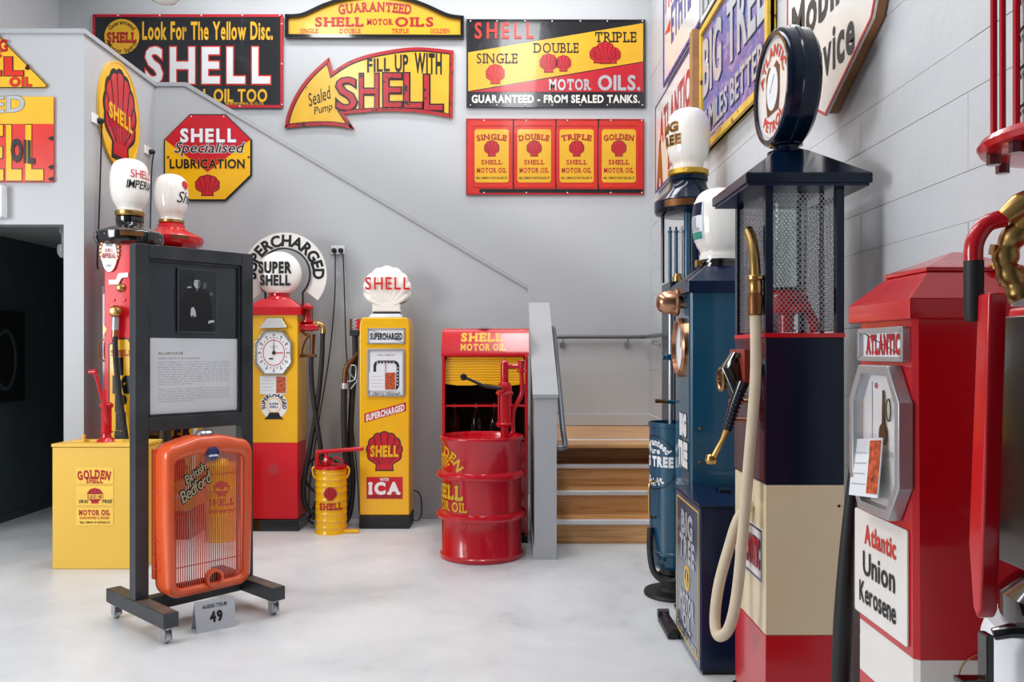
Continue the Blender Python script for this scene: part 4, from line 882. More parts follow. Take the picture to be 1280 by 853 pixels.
# --- slim pump
px0 = -1.073; t = thing('slim_pump', 'slim yellow petrol pump topped by a white scallop-shell globe', 'petrol pump', (px0, 7.08, 0)); f = Fr(6.93, px0, 0); yf = -.15
obj('base', G().box(-.213, .213, -.152, .15, 0, .112), 'rubber', t, bevel=.004)
pf = [(-.212, .113), (.212, .113), (.212, 1.70), (.205, 1.745), (.19, 1.78), (-.19, 1.78), (-.205, 1.745), (-.212, 1.70)]
obj('body', G().plate(pf, yf, .15), 'yellow', t, bevel=.014)
obj('top_trim', G().frus((-.15, .15, -.09, .09), 1.782, (-.12, .12, -.07, .07), 1.815), 'silver', t, bevel=.004); obj('globe_ring', G().box(-.11, .11, -.065, .065, 1.815, 1.828), 'black', t, bevel=.004)
# scallop globe
g = G(); n = 54; mR = 7; zc = 1.86; ribs = 9
def spt(k, r, sd):
    a = math.radians(-28+236*k/n); sc = abs(math.sin(PI*ribs*k/n)); R = .205*(1+.05*sc)*(1-.04*abs(math.cos(a)))
    ox, oz = R*math.cos(a)*1.02, .19+R*math.sin(a)*.98; px_, pz_ = 0, .03
    x = px_+(ox-px_)*r; z = pz_+(oz-pz_)*r; th = .075*math.sqrt(max(0, 1-r**4))*(.65+.35*r)*(1+.14*(sc-.5)*r)
    return (x, sd*th, z+zc-.03)
for sd in (-1, 1):
    for j in range(mR+1):
        r = (j/mR)**.8 if j else 0.02
        for k in range(n+1): g.v.append(spt(k, min(r, 1), sd))
for s2 in (0, 1):
    o_ = s2*(mR+1)*(n+1)
    for j in range(mR):
        for k in range(n):
            q = (o_+j*(n+1)+k, o_+j*(n+1)+k+1, o_+(j+1)*(n+1)+k+1, o_+(j+1)*(n+1)+k); g.f.append(q[::-1] if s2 == 0 else q)
gl = obj('shell_globe', g, 'globe', t, sharp=70); obj('globe_foot', G().plate([(-.13, 1.828), (.13, 1.828), (.12, 1.86), (.125, 1.91), (.06, 1.92), (-.06, 1.92), (-.125, 1.91), (-.12, 1.86)], -.055, .055), 'globe', gl, bevel=.015)
fg = Fr(7.0, px0, 0); T(gl, 'SHELL', fg.b(456.5, 347, 512, 362), 'redchip', y=-.08, bold=.015, gap=.2)
nb = rrect(f.x(459.5), f.x(506), f.z(430), f.z(410.5), .004, 2); obj('name_frame', G().ringplate(nb, inset(nb, .012), yf-.014, yf), 'greymetal', t, bevel=.002); obj('name_plate', G().plate(inset(nb, .01), yf-.006, yf), 'card', t)
T(t, 'SUPERCHARGED', f.b(463, 417, 503, 424.5), 'black', y=yf-.008, bold=.05)
nb = rrect(f.x(459), f.x(506), f.z(496), f.z(436), .02, 4); wf = obj('window_frame', G().ringplate(nb, inset(nb, .018), yf-.018, yf), 'greymetal', t, bevel=.003); obj('dial_face', G().plate(inset(nb, .016), yf-.005, yf), 'card', t)
b8 = rrect(f.x(467), f.x(499), f.z(488), f.z(451), .045, 6); obj('number_band', G().ringplate(b8, inset(b8, .022), yf-.008, yf-.005), 'rubber', t)
for k in range(16):
    p = b8[(k*7//4) % len(b8)]
for k in range(6): T(t, '579024'[k], (f.x(471+k*4), f.z(454.5), .012, .014), 'white', y=yf-.010, bold=.02)
for k in range(6): T(t, '613580'[k], (f.x(496.2), f.z(461+k*4.2), .012, .012), 'white', y=yf-.010, bold=.02)
T(t, 'SHELL COMPANY', f.b(472, 443, 494, 445), 'textgrey', y=yf-.007); obj('pointer', G().box(f.x(482)-.002, f.x(482)+.002, yf-.012, yf-.010, f.z(465), f.z(455)), 'redsign', t)
info_card(t, f.x(461.5), f.z(488.5), f.x(495)-f.x(461.5), f.z(465)-f.z(488.5), yf-.012, .6)
T(t, 'Harry Hassell', f.b(465, 489.5, 498, 495.5), 'black', y=yf-.019, bold=0, shear=.4)
obj('slanted_banner', G().plate(f.p((455.5, 528.5), (507.5, 514), (507.5, 503), (455.5, 517.5)), yf-.0015, yf), 'redsign', t); T(t, 'SUPERCHARGED', (f.x(457.5), f.z(526.5), f.x(505.5)-f.x(457.5), .05), 'white', y=yf-.003, bold=.05, slant=.28)
pecten(t, f.x(480.5), f.z(564.5), .285, .31, 'redsign', 'rubber', y=yf-.001, ribs=9, out=.035); T(t, 'SHELL', f.b(463, 558, 498, 570.5), 'yellow', y=yf-.006, bold=.05)
obj('red_label', G().box(f.x(458), f.x(503.5), yf-.0015, yf, f.z(624), f.z(596.5)), 'redsign', t); T(t, 'WITH', f.b(475, 598, 486, 601.5), 'white', y=yf-.003, bold=.04, slab=True); T(t, 'ICA', f.b(461, 604, 501, 617.5), 'white', y=yf-.003, bold=.06, slab=True)
T(t, 'IGNITION CONTROL ADDITIVE', f.b(461, 619.5, 501, 622.5), 'maroon', y=yf-.003, bold=.02)
s = Fr(7.0, px0, 0); y = -.08
hb = obj('hose_bracket', G().box(s.x(438), s.x(449)-.0, y-.04, y+.04, s.z(420), s.z(413)), 'rubber', t, bevel=.004); obj('bracket_post', G().box(s.x(438), s.x(440), y-.03, y+.03, s.z(413), s.z(399)), 'bronze', hb)
for k in range(3): obj('spring_coil', G().cyl((s.x(441), y-.03, s.z(410-4*k)), (s.x(447), y-.03, s.z(407-4*k)), .007, 8), 'chrome', hb)
obj('hose_cap', G().box(s.x(446), s.x(450), y-.035, y+.035, s.z(412), s.z(399)), 'redsign', hb)
hs = obj('upper_hose', G().tube(spl([(s.x(a), y, s.z(c)) for a, c in ((444, 420), (444, 450), (440, 500), (438, 560), (441, 600), (437, 640), (430, 655))], 8), .026, 12), 'rubber', t)
nz = obj('nozzle', G().tube([(s.x(432), y-.05, s.z(486)), (s.x(433), y-.05, s.z(464)), (s.x(436), y-.05, s.z(456)), (s.x(442), y-.05, s.z(450)), (s.x(450), y-.05, s.z(439))], [.022, .02, .022, .018, .008], 12), 'bronze', t)
obj('trigger_guard', G().tube(spl([(s.x(437), y-.05, s.z(457)), (s.x(446), y-.05, s.z(458)), (s.x(445), y-.05, s.z(474)), (s.x(436), y-.05, s.z(477))], 5), .006, 8), 'steel', nz); obj('trigger', G().tube([(s.x(438), y-.05, s.z(462)), (s.x(441), y-.05, s.z(470)), (s.x(448), y-.05, s.z(476)), (s.x(440), y-.05, s.z(486))], .006, 8), 'steel', nz)
obj('collar', G().cyl((s.x(432), y-.05, s.z(488)), (s.x(432.3), y-.05, s.z(479)), .026, 14), 'silver', nz)
obj('lower_hose', G().tube(spl([(s.x(a), y-.06, s.z(c)) for a, c in ((432, 486), (432, 530), (434, 570), (438, 600), (435, 625), (429, 645), (427, 652))], 8), .026, 12), 'rubber', t)
# --- black hose ring behind the little drum
t = tag(obj('coiled_hose', G().tube([(x, 6.98, z) for x, z in circ(Fr(6.98).x(404), Fr(6.98).z(594), .155, 40)], .012, 10, closed=True).tube(spl([P7(397, 620, 6.98), P7(392, 636, 6.98), P7(386, 650, 6.95), P7(392, 655, 6.95)], 6), .012, 8), 'rubber'), 'loop of black hose standing behind the small ribbed yellow drum', 'hose')
# --- small ribbed drum with hand pump
px0 = Fr(6.76).x(412.5); t = thing('grease_drum', 'small ribbed yellow drum with red lid and long red pump handle beside the slim pump', 'drum', (px0, 6.81, 0)); f = Fr(6.68, px0, 0); r = .127
pr_ = [(r+.006, 0), (r+.006, .012), (r, .02)]
for k in range(5): z = .05+k*.055; pr_ += [(r, z), (r+.004, z+.006), (r, z+.012)]
for z in (.32, .37, .42, .47): pr_ += [(r, z+.02), (r+.005, z+.028), (r, z+.036)]
pr_ += [(r, .515), (r+.007, .52), (r+.007, .528)]
obj('body', G().lathe(pr_, 40), 'yellow', t, sharp=50); obj('lid', G().lathe([(r+.01, .528), (r+.01, .55), (r-.005, .556), (r-.02, .548), (0, .55)], 40), 'red', t)
pu = obj('pump_head', G().lathe([(.03, .55), (.03, .575), (.045, .58), (.045, .59), (.028, .595), (.028, .62), (.015, .63), (.012, .65)], 16, (-.04, 0, 0)), 'red', t); obj('white_valve', G().cyl((-.04, -.03, .58), (-.04, -.036, .61), .012, 10), 'white', pu)
obj('handle', G().tube([(-.13, 0, .66), (.2, 0, .685), (.265, 0, .69)], .018, 12).tube([(-.115, 0, .655), (-.12, 0, .6), (-.11, 0, .55)], .018, 10), 'red', t, bevel=0)
obj('bail_wire', G().tube(spl([(0, -.01, .57), (.04, -.02, .62), (.09, -.03, .6), (.11, -.03, .585)], 6), .006, 8), 'red', t)
for sx in (-1, 1): obj('clip', G().tube(spl([(sx*.125, -.02, .545), (sx*.15, -.02, .53), (sx*.148, -.02, .49), (sx*.13, -.02, .45)], 5), .008, 8), 'yellow', t)
obj('foot_step', G().box(.09, .235, -.06, -.015, .004, .03), 'yellow', t, bevel=.004)
pecten(t, 0.02, .335, .105, .105, 'textred', 'maroon', fmap=on_cyl(r+.005, -90), out=0); T(t, 'SHELL', (-.075, .205, .2, .052), 'textred', fmap=on_cyl(r+.005, -90), bold=.04, slab=True)
# --- drum behind the grille
px0 = -2.30; t = thing('small_drum', 'small yellow drum with red emblem seen through the bars of the orange grille', 'drum', (px0, 6.55, 0)); r = .13
obj('body', G().lathe([(r+.005, 0), (r+.005, .012), (r, .018), (r, .2), (r+.005, .21), (r, .22), (r, .4), (r+.005, .41), (r, .42), (r, .56), (r+.004, .57)], 40), 'yellow', t); obj('lid', G().lathe([(r+.008, .57), (r+.008, .6), (.06, .61), (.03, .64), (0, .645)], 36), 'yellow', t)
pecten(t, 0, .42, .12, .12, 'textred', 'maroon', fmap=on_cyl(r, -75), out=0); T(t, 'SHELL', (-.1, .29, .2, .05), 'textred', fmap=on_cyl(r, -75), bold=.04, slab=True); T(t, 'MOTOR OIL', (-.1, .23, .2, .03), 'textred', fmap=on_cyl(r, -75), bold=.03)
# --- oil bottle cabinet
t = thing('bottle_cabinet', 'tall red cabinet with slanted lettered header and yellow roller shutter behind the drum', 'cabinet', (-.21, 6.4, 0)); f = Fr(6.42, -.21, 0); hw = .335
for sx in (-1, 1):
    a = min(sx*hw, sx*hw-sx*.012); pp_ = [(0, .06), (.5, .06), (.5, 1.66), (.15, 1.66), (0, 1.45)]; g = G()
    g.add([(a, y, z) for y, z in pp_]+[(a+.012, y, z) for y, z in pp_], [(4,3,2,1,0), (5,6,7,8,9), (0,1,6,5), (1,2,7,6), (2,3,8,7), (3,4,9,8), (4,0,5,9)]); obj('side_panel', g, 'red', t)
obj('back_panel', G().box(-hw+.012, hw-.012, .48, .5, .06, 1.66), 'dark', t)
hd = [( -.01, 1.455), (-.01, 1.475), (.06, 1.5675), (.13, 1.66), (.16, 1.672), (.2, 1.678), (.5, 1.678), (.5, 1.655), (.21, 1.655), (.16, 1.64), (.03, 1.455)]
g = G(); n = len(hd); g.v = [(-hw-.006, y, z) for y, z in hd]+[(hw+.006, y, z) for y, z in hd]; g.f = [tuple(reversed(range(n))), tuple(range(n, 2*n))]+[((i+1) % n, i, i+n, (i+1) % n+n)[::-1] for i in range(n)]
obj('header', g, 'red', t, sharp=40)
def hm(x, z, y):   # header slope
    u = (z-1.475)/(1.66-1.475); return (x, -.01+.14*u+y*.8, z-y*.6)
T(t, 'SHELL', (-.19, 1.572, .33, .062), 'yellowsign', fmap=hm, bold=.05, slab=True); T(t, 'MOTOR OIL', (-.19, 1.50, .35, .05), 'yellowsign', fmap=hm, bold=.03, slab=True)
pecten(t, -.01, 1.668, .1, .04, 'yellowsign', 'black', fmap=lambda x, z, y: (x, .14+(z-1.65)*1.2, 1.682-y), out=.06)
for k in range(10):
    z = 1.442-.0208*k; e = (.012 if k == 0 else .004 if k == 1 else 0); bot = k == 11
    g = G().tube([(-.31+e, .035, z), (.31-e, .035, z)], .0112, 10); obj('shutter_slat', g, 'yellow', t)
obj('shutter_bottom', G().plate([(-.31, 1.252), (-.31, 1.24), (-.22, 1.228), (-.1, 1.228), (0, 1.24), (.1, 1.228), (.22, 1.228), (.31, 1.24), (.31, 1.252)], .025, .04), 'yellow', t)
obj('shelf', G().box(-.322, .322, .02, .475, 1.06, 1.075), 'red', t, bevel=.003); obj('shelf', G().box(-.322, .322, .02, .475, .80, .815), 'red', t, bevel=.003)
obj('lower_front', G().box(-.322, .322, .02, .035, .08, .79), 'red', t); obj('plinth', G().box(-.33, .33, .02, .49, 0, .06), 'black', t)
for sx in (-1, 1): obj('front_stile', G().box(sx*.322-.012, sx*.322+.012, -.012, .0, .06, 1.46), 'red', t, bevel=.003)
def bottle():
    t = thing('oil_bottle', 'x', 'bottle', (0, 0, 0), 0, 'glass oil bottles on the cabinet shelf')
    obj('glass', G().lathe([(.036, 0), (.038, .01), (.038, .13), (.03, .16), (.014, .19), (.012, .225), (.014, .23)], 20), 'bottle', t); obj('pourer', G().lathe([(.013, .23), (.012, .238), (.005, .262), (0, .264)], 12), 'steel', t); return t
b0 = bottle()
for i, (px, lab) in enumerate(((568, 'clear glass oil bottle at the left end of the dark cabinet shelf'), (595, 'clear glass oil bottle in the middle of the dark cabinet shelf'), (618, 'clear glass oil bottle beside the red hand pump on the dark shelf'))):
    o = b0 if i == 0 else copy_tree(b0); o.location = (Fr(6.55).x(px), 6.55, .816); o['label'] = lab
# --- oil drum
t = thing('oil_drum', 'large glossy red oil drum with gold lettering in front of the red cabinet', 'drum', (-.223, 6.05, 0)); r = .292
obj('body', G().lathe([(0, .01), (.28, .01), (.285, 0), (.303, .004), (.306, .03), (r, .045), (r, .285), (.3, .29), (.33, .298), (.333, .312), (.33, .328), (.3, .336), (r, .342), (r, .575), (.3, .58), (.33, .588), (.333, .602), (.33, .618), (.3, .626), (r, .632), (r, .84), (.303, .852), (.306, .87), (.3, .88), (.288, .88), (.283, .868), (.282, .845), (0, .84)], 72), 'drumred', t, sharp=45)
A = -155; c = on_cyl(r, A)
T(t, 'GOLDEN', (0,0,0,.065), 'yellowsign', fmap=c, bold=.03, slab=True, out=('black', .02), arc=(0, .58, .165, 90, 140)); 
for k in range(9): 
    a = math.radians(20+140*k/8); obj('emblem_ray', G().add([c(x, z, -.002) for x, z in ((.01*math.cos(a), .655+.01*math.sin(a)), (.085*math.cos(a-.09), .655+.105*math.sin(a-.09)), (.088*math.cos(a), .655+.112*math.sin(a)), (.085*math.cos(a+.09), .655+.105*math.sin(a+.09)))], [(0, 1, 2, 3)]), 'yellowsign', t)
T(t, 'SHELL', (-.19, .445, .40, .095), 'yellowsign', fmap=c, bold=.05, slab=True, out=('black', .03)); T(t, 'MOTOR OIL', (-.22, .36, .46, .065), 'yellowsign', fmap=c, bold=.03, slab=True, out=('black', .02))
obj('bung', G().lathe([(.035, .84), (.035, .855), (.02, .86), (0, .86)], 16, (.02, -.1, 0)), 'rubber', t)
# --- hand pump on the drum
t = thing('barrel_pump', 'red cast hand pump with black crank lever standing on the red oil drum', 'hand pump', (-.055, 6.05, .84)); f = Fr(6.05, -.055, .84)
obj('standpipe', G().lathe([(.045, 0), (.045, .015), (.03, .02), (.03, .11)], 20), 'red', t)
obj('barrel', G().lathe([(.045, .1), (.062, .11), (.066, .122), (.062, .13), (.052, .135), (.052, .33), (.062, .335), (.066, .345), (.062, .355), (.055, .36), (.052, .4), (.04, .425), (.028, .43)], 28), 'red', t)
for k in range(4): a = PI/4+k*PI/2; obj('tie_rod', G().cyl((.058*math.cos(a), .058*math.sin(a), .12), (.058*math.cos(a), .058*math.sin(a), .35), .006, 8), 'red', t)
obj('upper_pipe', G().lathe([(.03, .42), (.03, .55), (.028, .575), (.015, .585), (.006, .59), (.004, .61), (0, .612)], 20), 'red', t)
ar = obj('spout_arm', G().tube([(0, 0, .55), (.06, 0, .54), (.11, 0, .545)], [.022, .018, .018], 14), 'red', t); obj('swivel', G().lathe([(.03, .5), (.034, .505), (.034, .515), (.022, .52), (.022, .55), (.028, .56), (.028, .585), (0, .59)], 16, (.125, 0, 0)), 'red', ar)
obj('return_pipe', G().tube(spl([(.125, 0, .51), (.128, 0, .42), (.125, 0, .34), (.09, 0, .27), (.065, 0, .22), (.06, 0, .13), (.06, 0, .06), (.03, 0, .03)], 7), .017, 12), 'red', t)
obj('crank_boss', G().lathe([(.025, 0), (.025, .09), (0, .1)], 16, (-.02, 0, .385), 'Y'), 'red', t)
lv = obj('lever', G().tube([(-.02, -.09, .385), (-.14, -.09, .40), (-.28, -.09, .462)], [.014, .012, .010], 10), 'black', t); obj('knob', G().lathe([(0, -.025), (.02, -.018), (.026, 0), (.02, .018), (0, .025)], 16, (-.295, -.09, .468), 'Y'), 'black', lv)
# ================================================================== RIGHT GROUP (fronts face -x)
# --- navy, cream and red visible pump with mesh cage
t = thing('mesh_cage_pump', 'tall navy, cream and red petrol pump with mesh cage and round navy globe', 'petrol pump', (1.12, 3.365, 0), -90)
a, b_ = .215, .151
obj('base', G().box(-a-.01, a+.01, -b_-.01, b_+.01, 0, .06), 'gloss', t, bevel=.005)
obj('red_body', G().box(-a, a, -b_, b_, .061, .404), 'red', t, bevel=.004)
obj('cream_body', G().box(-a, a, -b_, b_, .405, .98), 'cream', t, bevel=.004)
obj('navy_body', G().box(-a, a, -b_, b_, .981, 1.545), 'navy', t, bevel=.004)
obj('front_panel', G().box(-a+.004, a-.004, -b_-.004, -b_, .99, 1.40), 'maroon', t)  # maroon reflections on the navy front, put in as a coloured sheet
obj('red_rim', G().box(-a-.002, a+.002, -b_-.002, b_+.002, 1.545, 1.562), 'red', t)
for sx in (-1, 1):
    for sy in (-1, 1): obj('corner_post', G().box(sx*a-(.03 if sx > 0 else 0), sx*a+(.03 if sx < 0 else 0), sy*b_-(.03 if sy > 0 else 0), sy*b_+(.03 if sy < 0 else 0), 1.562, 2.12), 'navy', t, bevel=.002)
for sy in (-1, 1): obj('corner_post', G().box(-.012, .012, sy*(b_-.006)-.006, sy*(b_-.006)+.006, 1.562, 2.12), 'navy', t) if sy > 0 else None
def screen(u0, u1, z0, z1, P):   # expanded metal: zigzag strands
    g = G(); du = .009; dz = .0108; nr = int((z1-z0)/dz); nc = int((u1-u0)/du); w = .0017
    for r in range(nr):
        z = z0+dz*(r+.5)
        for c in range(nc):
            za = z+(dz/2-.0006)*(1 if (c+r) % 2 else -1); zb = z-(dz/2-.0006)*(1 if (c+r) % 2 else -1); ua = u0+du*c; ub = ua+du
            k = len(g.v); g.v += [P(ua, za-w, 0), P(ub, zb-w, 0), P(ub, zb+w, 0), P(ua, za+w, 0), P(ua, za-w, .0022), P(ub, zb-w, .0022), P(ub, zb+w, .0022), P(ua, za+w, .0022)]
            g.f += [(k, k+1, k+2, k+3), (k+3, k+2, k+6, k+7), (k, k+4, k+5, k+1)]
    return g
obj('mesh_screen', screen(-a+.03, a-.03, 1.57, 2.11, lambda u, z, e: (u, -b_+.012+e, z)), 'mesh', t, sharp=10)
obj('mesh_screen', screen(-b_+.03, b_-.03, 1.57, 2.11, lambda u, z, e: (a-.012-e, u, z)), 'mesh', t, sharp=10)
obj('mesh_screen', screen(-a+.03, a-.03, 1.57, 2.11, lambda u, z, e: (u, b_-.012-e, z)), 'mesh', t, sharp=10)
obj('mesh_screen', screen(-b_+.03, b_-.03, 1.57, 2.11, lambda u, z, e: (-a+.012+e, u, z)), 'mesh', t, sharp=10)
obj('glass_cylinder', G().lathe([(.072, 1.74), (.075, 1.745), (.075, 2.1), (.07, 2.1), (.07, 1.75)], 32), 'bottle', t)
ip = obj('red_pipework', G().lathe([(.03, 1.57), (.03, 1.64), (.06, 1.65), (.085, 1.69), (.085, 1.72), (.06, 1.74)], 24).tube(spl([(0, 0, 1.66), (0, .07, 1.67), (.02, .1, 1.62), (.02, .11, 1.57)], 5), .02, 10).tube([(.0, -.02, 1.66), (.12, .03, 1.67), (.15, .03, 1.67)], .018, 10), 'red', t)
obj('brass_valve', G().lathe([(0, 1.585), (.014, 1.59), (.018, 1.6), (.01, 1.615), (.01, 1.64), (0, 1.65)], 12, (-.08, -b_+.03, 0)), 'brass', ip); obj('copper_pipe', G().tube(spl([(-.08, -b_+.04, 1.63), (-.075, -b_+.05, 1.72), (-.05, -b_+.07, 1.76)], 5), .009, 10), 'copper', ip)
obj('wire_hoop', G().tube([(-.15, -b_+.03, 1.57), (-.15, -b_+.03, 1.85)]+[(-.085+.065*math.cos(th), -b_+.03, 1.85+.12*math.sin(th)) for th in [PI-PI*k/14 for k in range(15)]]+[(-.02, -b_+.03, 1.57)], .005, 8), 'silver', t)
ra, rb = .265, .239
g = G().box(-ra, ra, -rb, rb, 2.128, 2.165).frus((-ra, ra, -rb, rb), 2.165, (-.07, .07, -.06, .06), 2.30)
obj('roof', g, 'navy', t, bevel=.004); obj('roof_soffit', G().box(-ra+.01, ra-.01, -rb+.01, rb-.01, 2.118, 2.128), 'navybox', t)
nk = obj('neck', G().lathe([(.075, 2.29), (.075, 2.305), (.05, 2.315), (.05, 2.325), (.065, 2.33), (.065, 2.34), (.045, 2.345)], 28), 'navy', t); obj('brass_screw', G().lathe([(.01, 0), (.01, .012), (0, .014)], 10, (.02, -.062, 2.325), 'Y'), 'brass', nk)
cz = 2.565; R = .235
gd = obj('disc_globe', G().lathe([(R-.03, -.062), (R-.012, -.066), (R-.004, -.058), (R, -.045), (R+.004, -.02), (R, 0), (R+.004, .02), (R, .05), (R-.02, .07), (R-.05, .075), (0, .075)], 64, (0, 0, cz), 'Y').v and G().lathe([(R-.03, .05), (R-.03, .066), (R-.012, .068), (R-.002, .058), (R, .045), (R+.002, .012), (R+.009, .008), (R+.009, -.008), (R+.002, -.012), (R, -.05), (R-.02, -.068), (R-.05, -.074), (0, -.074)], 72, (0, 0, cz), 'Y'), 'navy', t, sharp=40)
yf = -.066
fc = obj('globe_face', G().plate(circ(0, cz, R-.029, 56), yf+.012, yf+.02), 'whiteenam', t)
T(fc, 'ATLANTIC', (0,0,0,.042), 'redchip', y=yf+.010, bold=.03, arc=(0, cz, .13, 90, 150), out=('card', .0)); T(fc, 'PETROL', (0,0,0,.042), 'redchip', y=yf+.010, bold=.03, arc=(0, cz, .175, 270, -95))
obj('face_ring', G().ringplate(circ(0, cz, .198, 48), circ(0, cz, .193, 48), yf+.011, yf+.013), 'textgrey', fc)
obj('crest', G().plate([(-.07, cz-.1), (.07, cz-.1), (.085, cz-.04), (.085, cz+.07), (.05, cz+.1), (0, cz+.085), (-.05, cz+.1), (-.085, cz+.07), (-.085, cz-.04)], yf+.010, yf+.012), 'bronze', fc); obj('crest_disc', G().plate(circ(0, cz, .07, 32, .088), yf+.008, yf+.010), 'card', fc)
obj('crest_line', G().plate([(-.03, cz-.01), (-.026, cz-.01), (.03, cz+.05), (.026, cz+.05)], yf+.006, yf+.008), 'textgrey', fc)
# front fittings
obj('bracket_plate', G().box(-.19, .03, -b_-.03, -b_-.004, 1.36, 1.50), 'rustred', t, bevel=.003)
for x in (-.15, -.03): obj('bracket_bolt', G().lathe([(.012, 0), (.012, .01), (0, .014)], 8, (x, -b_-.03, 1.475), 'Y'), 'rubber', t)
cb = obj('crank_housing', G().tube([(-.09, -b_-.03, 1.47), (-.05, -b_-.07, 1.40), (.0, -b_-.05, 1.31)], [.03, .05, .025], 12), 'gloss', t)
wh = obj('brass_wheel', G().tube([(-.06+.045*math.cos(k*PI/12), -b_-.10, 1.375+.045*math.sin(k*PI/12)) for k in range(24)], .008, 8, closed=True), 'brass', t)
obj('wheel_spoke', G().cyl((-.105, -b_-.10, 1.375), (-.015, -b_-.10, 1.375), .006, 8), 'brass', wh); obj('wheel_axle', G().cyl((-.06, -b_-.115, 1.375), (-.06, -b_-.03, 1.375), .009, 10), 'copper', wh)
# crank lever swinging out from the front, tapering brass rod with a knob
lv = obj('lever', G().tube([(.02, -b_-.03, 1.37), (.0, -b_-.06, 1.28), (-.02, -b_-.085, 1.17)], [.026, .022, .02], 12), 'gloss', t)
for k in range(10): q = k/9; obj('grip_ring', G().cyl((.012-.03*q, -b_-.04-.042*q, 1.335-.15*q), (.0115-.03*q, -b_-.041-.042*q, 1.33-.15*q), .0265-.004*q, 12), 'navybox', lv)
obj('brass_rod', G().tube([(-.02, -b_-.085, 1.17), (-.03, -b_-.10, 1.13), (-.055, -b_-.135, 1.05)], [.016, .01, .012], 10), 'brass', lv); obj('knob', G().lathe([(0, 1.02), (.018, 1.025), (.025, 1.04), (.02, 1.058), (.01, 1.065)], 16, (-.06, -b_-.142, 0)), 'brass', lv)
for z in (1.28, 1.20): obj('small_valve', G().cyl((-.13, -b_-.004, z), (-.13, -b_-.05, z), .01, 10), 'copper', t)
# hose with brass nozzle held at the near front corner
hx, hy = .19, -b_-.03
nz = obj('brass_nozzle', G().tube(spl([(hx-.09, hy+.0, 1.965), (hx-.055, hy, 1.93), (hx-.02, hy, 1.86), (hx-.005, hy, 1.78), (hx-.005, hy, 1.70)], 6), .021, 14), 'brassdull', t)
obj('nozzle_mouth', G().tube([(hx-.098, hy, 1.975), (hx-.088, hy, 1.963)], .019, 12), 'black', nz); obj('clamp', G().lathe([(.028, 0), (.034, .004), (.034, .016), (.028, .02)], 18, (hx-.005, hy, 1.765)).box(hx-.05, hx-.02, hy-.01, hy+.03, 1.70, 1.77), 'brass', nz); obj('coupling', G().lathe([(.022, .0), (.028, .005), (.03, .07), (.024, .09)], 18, (hx-.005, hy, 1.63)), 'bronze', nz); obj('hose_ferrule', G().lathe([(.022, 0), (.026, .01), (.026, .05), (.021, .06)], 18, (hx-.005, hy, 1.71)), 'brass', nz)
obj('hose', G().tube(spl([(hx-.005, hy, 1.66), (hx+.0, hy, 1.4), (hx-.01, hy-.02, 1.1), (hx-.01, hy-.045, .8), (hx-.01, hy-.07, .55), (hx-.03, hy-.095, .415), (hx-.07, hy-.125, .37), (hx-.11, hy-.13, .42), (hx-.13, hy-.11, .55), (hx-.13, hy-.07, .7), (hx-.13, hy-.03, .82), (hx-.13, hy+.02, .88)], 10), .0215, 14), 'creamhose', t, sharp=60)
lp = obj('front_plate', G().box(-.12, .19, -b_-.006, -b_, .60, .80), 'whiteenam', t); o = rrect(-.12, .19, .60, .80, .006, 2); obj('plate_border', G().ringplate(o, inset(o, .008), -b_-.008, -b_-.006), 'blueemblem', lp); T(lp, 'ATLANTIC', (-.1, .65, .27, .10), 'textred', y=-b_-.008, bold=.05, out=('blueemblem', .03))
for z in (1.48, 1.05, .9): obj('panel_screw', G().lathe([(.006, 0), (.005, .003), (0, .004)], 8), 'navybox', t, loc=(a, .13, z)).rotation_euler = (0, PI/2, 0)
# --- red dial pump
Yc = 2.16; t = thing('dial_pump', 'red and white kerosene pump with octagonal silver dial beside the cream-banded pump', 'petrol pump', (1.16, Yc, 0), -90)
hb = .183
def sec(z): q = 1-min(1, max(0, z/1.6)); return .155+.018*q
def body(z0, z1):
    w0, w1 = sec(z0), sec(z1); c = .012
    P = lambda w, z: [(-w+c, -hb, z), (w-c, -hb, z), (w, -hb+c, z), (w, hb, z), (-w, hb, z), (-w, -hb+c, z)]
    return G().add(P(w0, z0)+P(w1, z1), [(5,4,3,2,1,0), (6,7,8,9,10,11)]+[(i, (i+1) % 6, (i+1) % 6+6, i+6) for i in range(6)])
obj('foot', body(0, .6), 'red', t); obj('white_band', body(.601, .742), 'whiteenam', t); obj('body', body(.743, 1.575), 'red', t)
e = .022; w = .158
g = G().frus((-w-e, w+e, -hb-e, hb+e), 1.57, (-w-e, w+e, -hb-e, hb+e), 1.618).frus((-w-e, w+e, -hb-e, hb+e), 1.618, (-w+.045, w-.045, -hb+.055, hb-.055), 1.69)
obj('cap', g, 'red', t, bevel=.003); obj('cap_peak', G().frus((-w+.042, w-.042, -hb+.05, hb-.05), 1.69, (-w+.042, w-.042, -hb+.05, hb-.05), 1.70).frus((-w+.042, w-.042, -hb+.05, hb-.05), 1.70, (-.01, .01, -.01, .01), 1.75), 'red', t, bevel=.002)
kb = obj('brass_knob', G().lathe([(.012, .0), (.008, .02), (.02, .024), (.022, .035), (.012, .044), (0, .046)], 16, (.11, .05, 1.672)), 'brass', t)
yq = -hb-.002
F_ = lambda d: -(d-Yc)
o = rrect(F_(2.285), F_(2.02), 1.465, 1.553, .008, 3); np_ = obj('name_frame', G().ringplate(o, inset(o, .013), yq-.018, yq+.002), 'greymetal', t, bevel=.003); obj('name_plate', G().plate(inset(o, .012), yq-.006, yq), 'card', np_); T(np_, 'ATLANTIC', (F_(2.25), 1.485, .195, .048), 'textred', y=yq-.008, bold=.05, slab=True)
x0, x1, z0, z1 = F_(2.30), F_(2.005), 1.065, 1.455; o = o8(x0, x1, z0, z1, .06, .09)
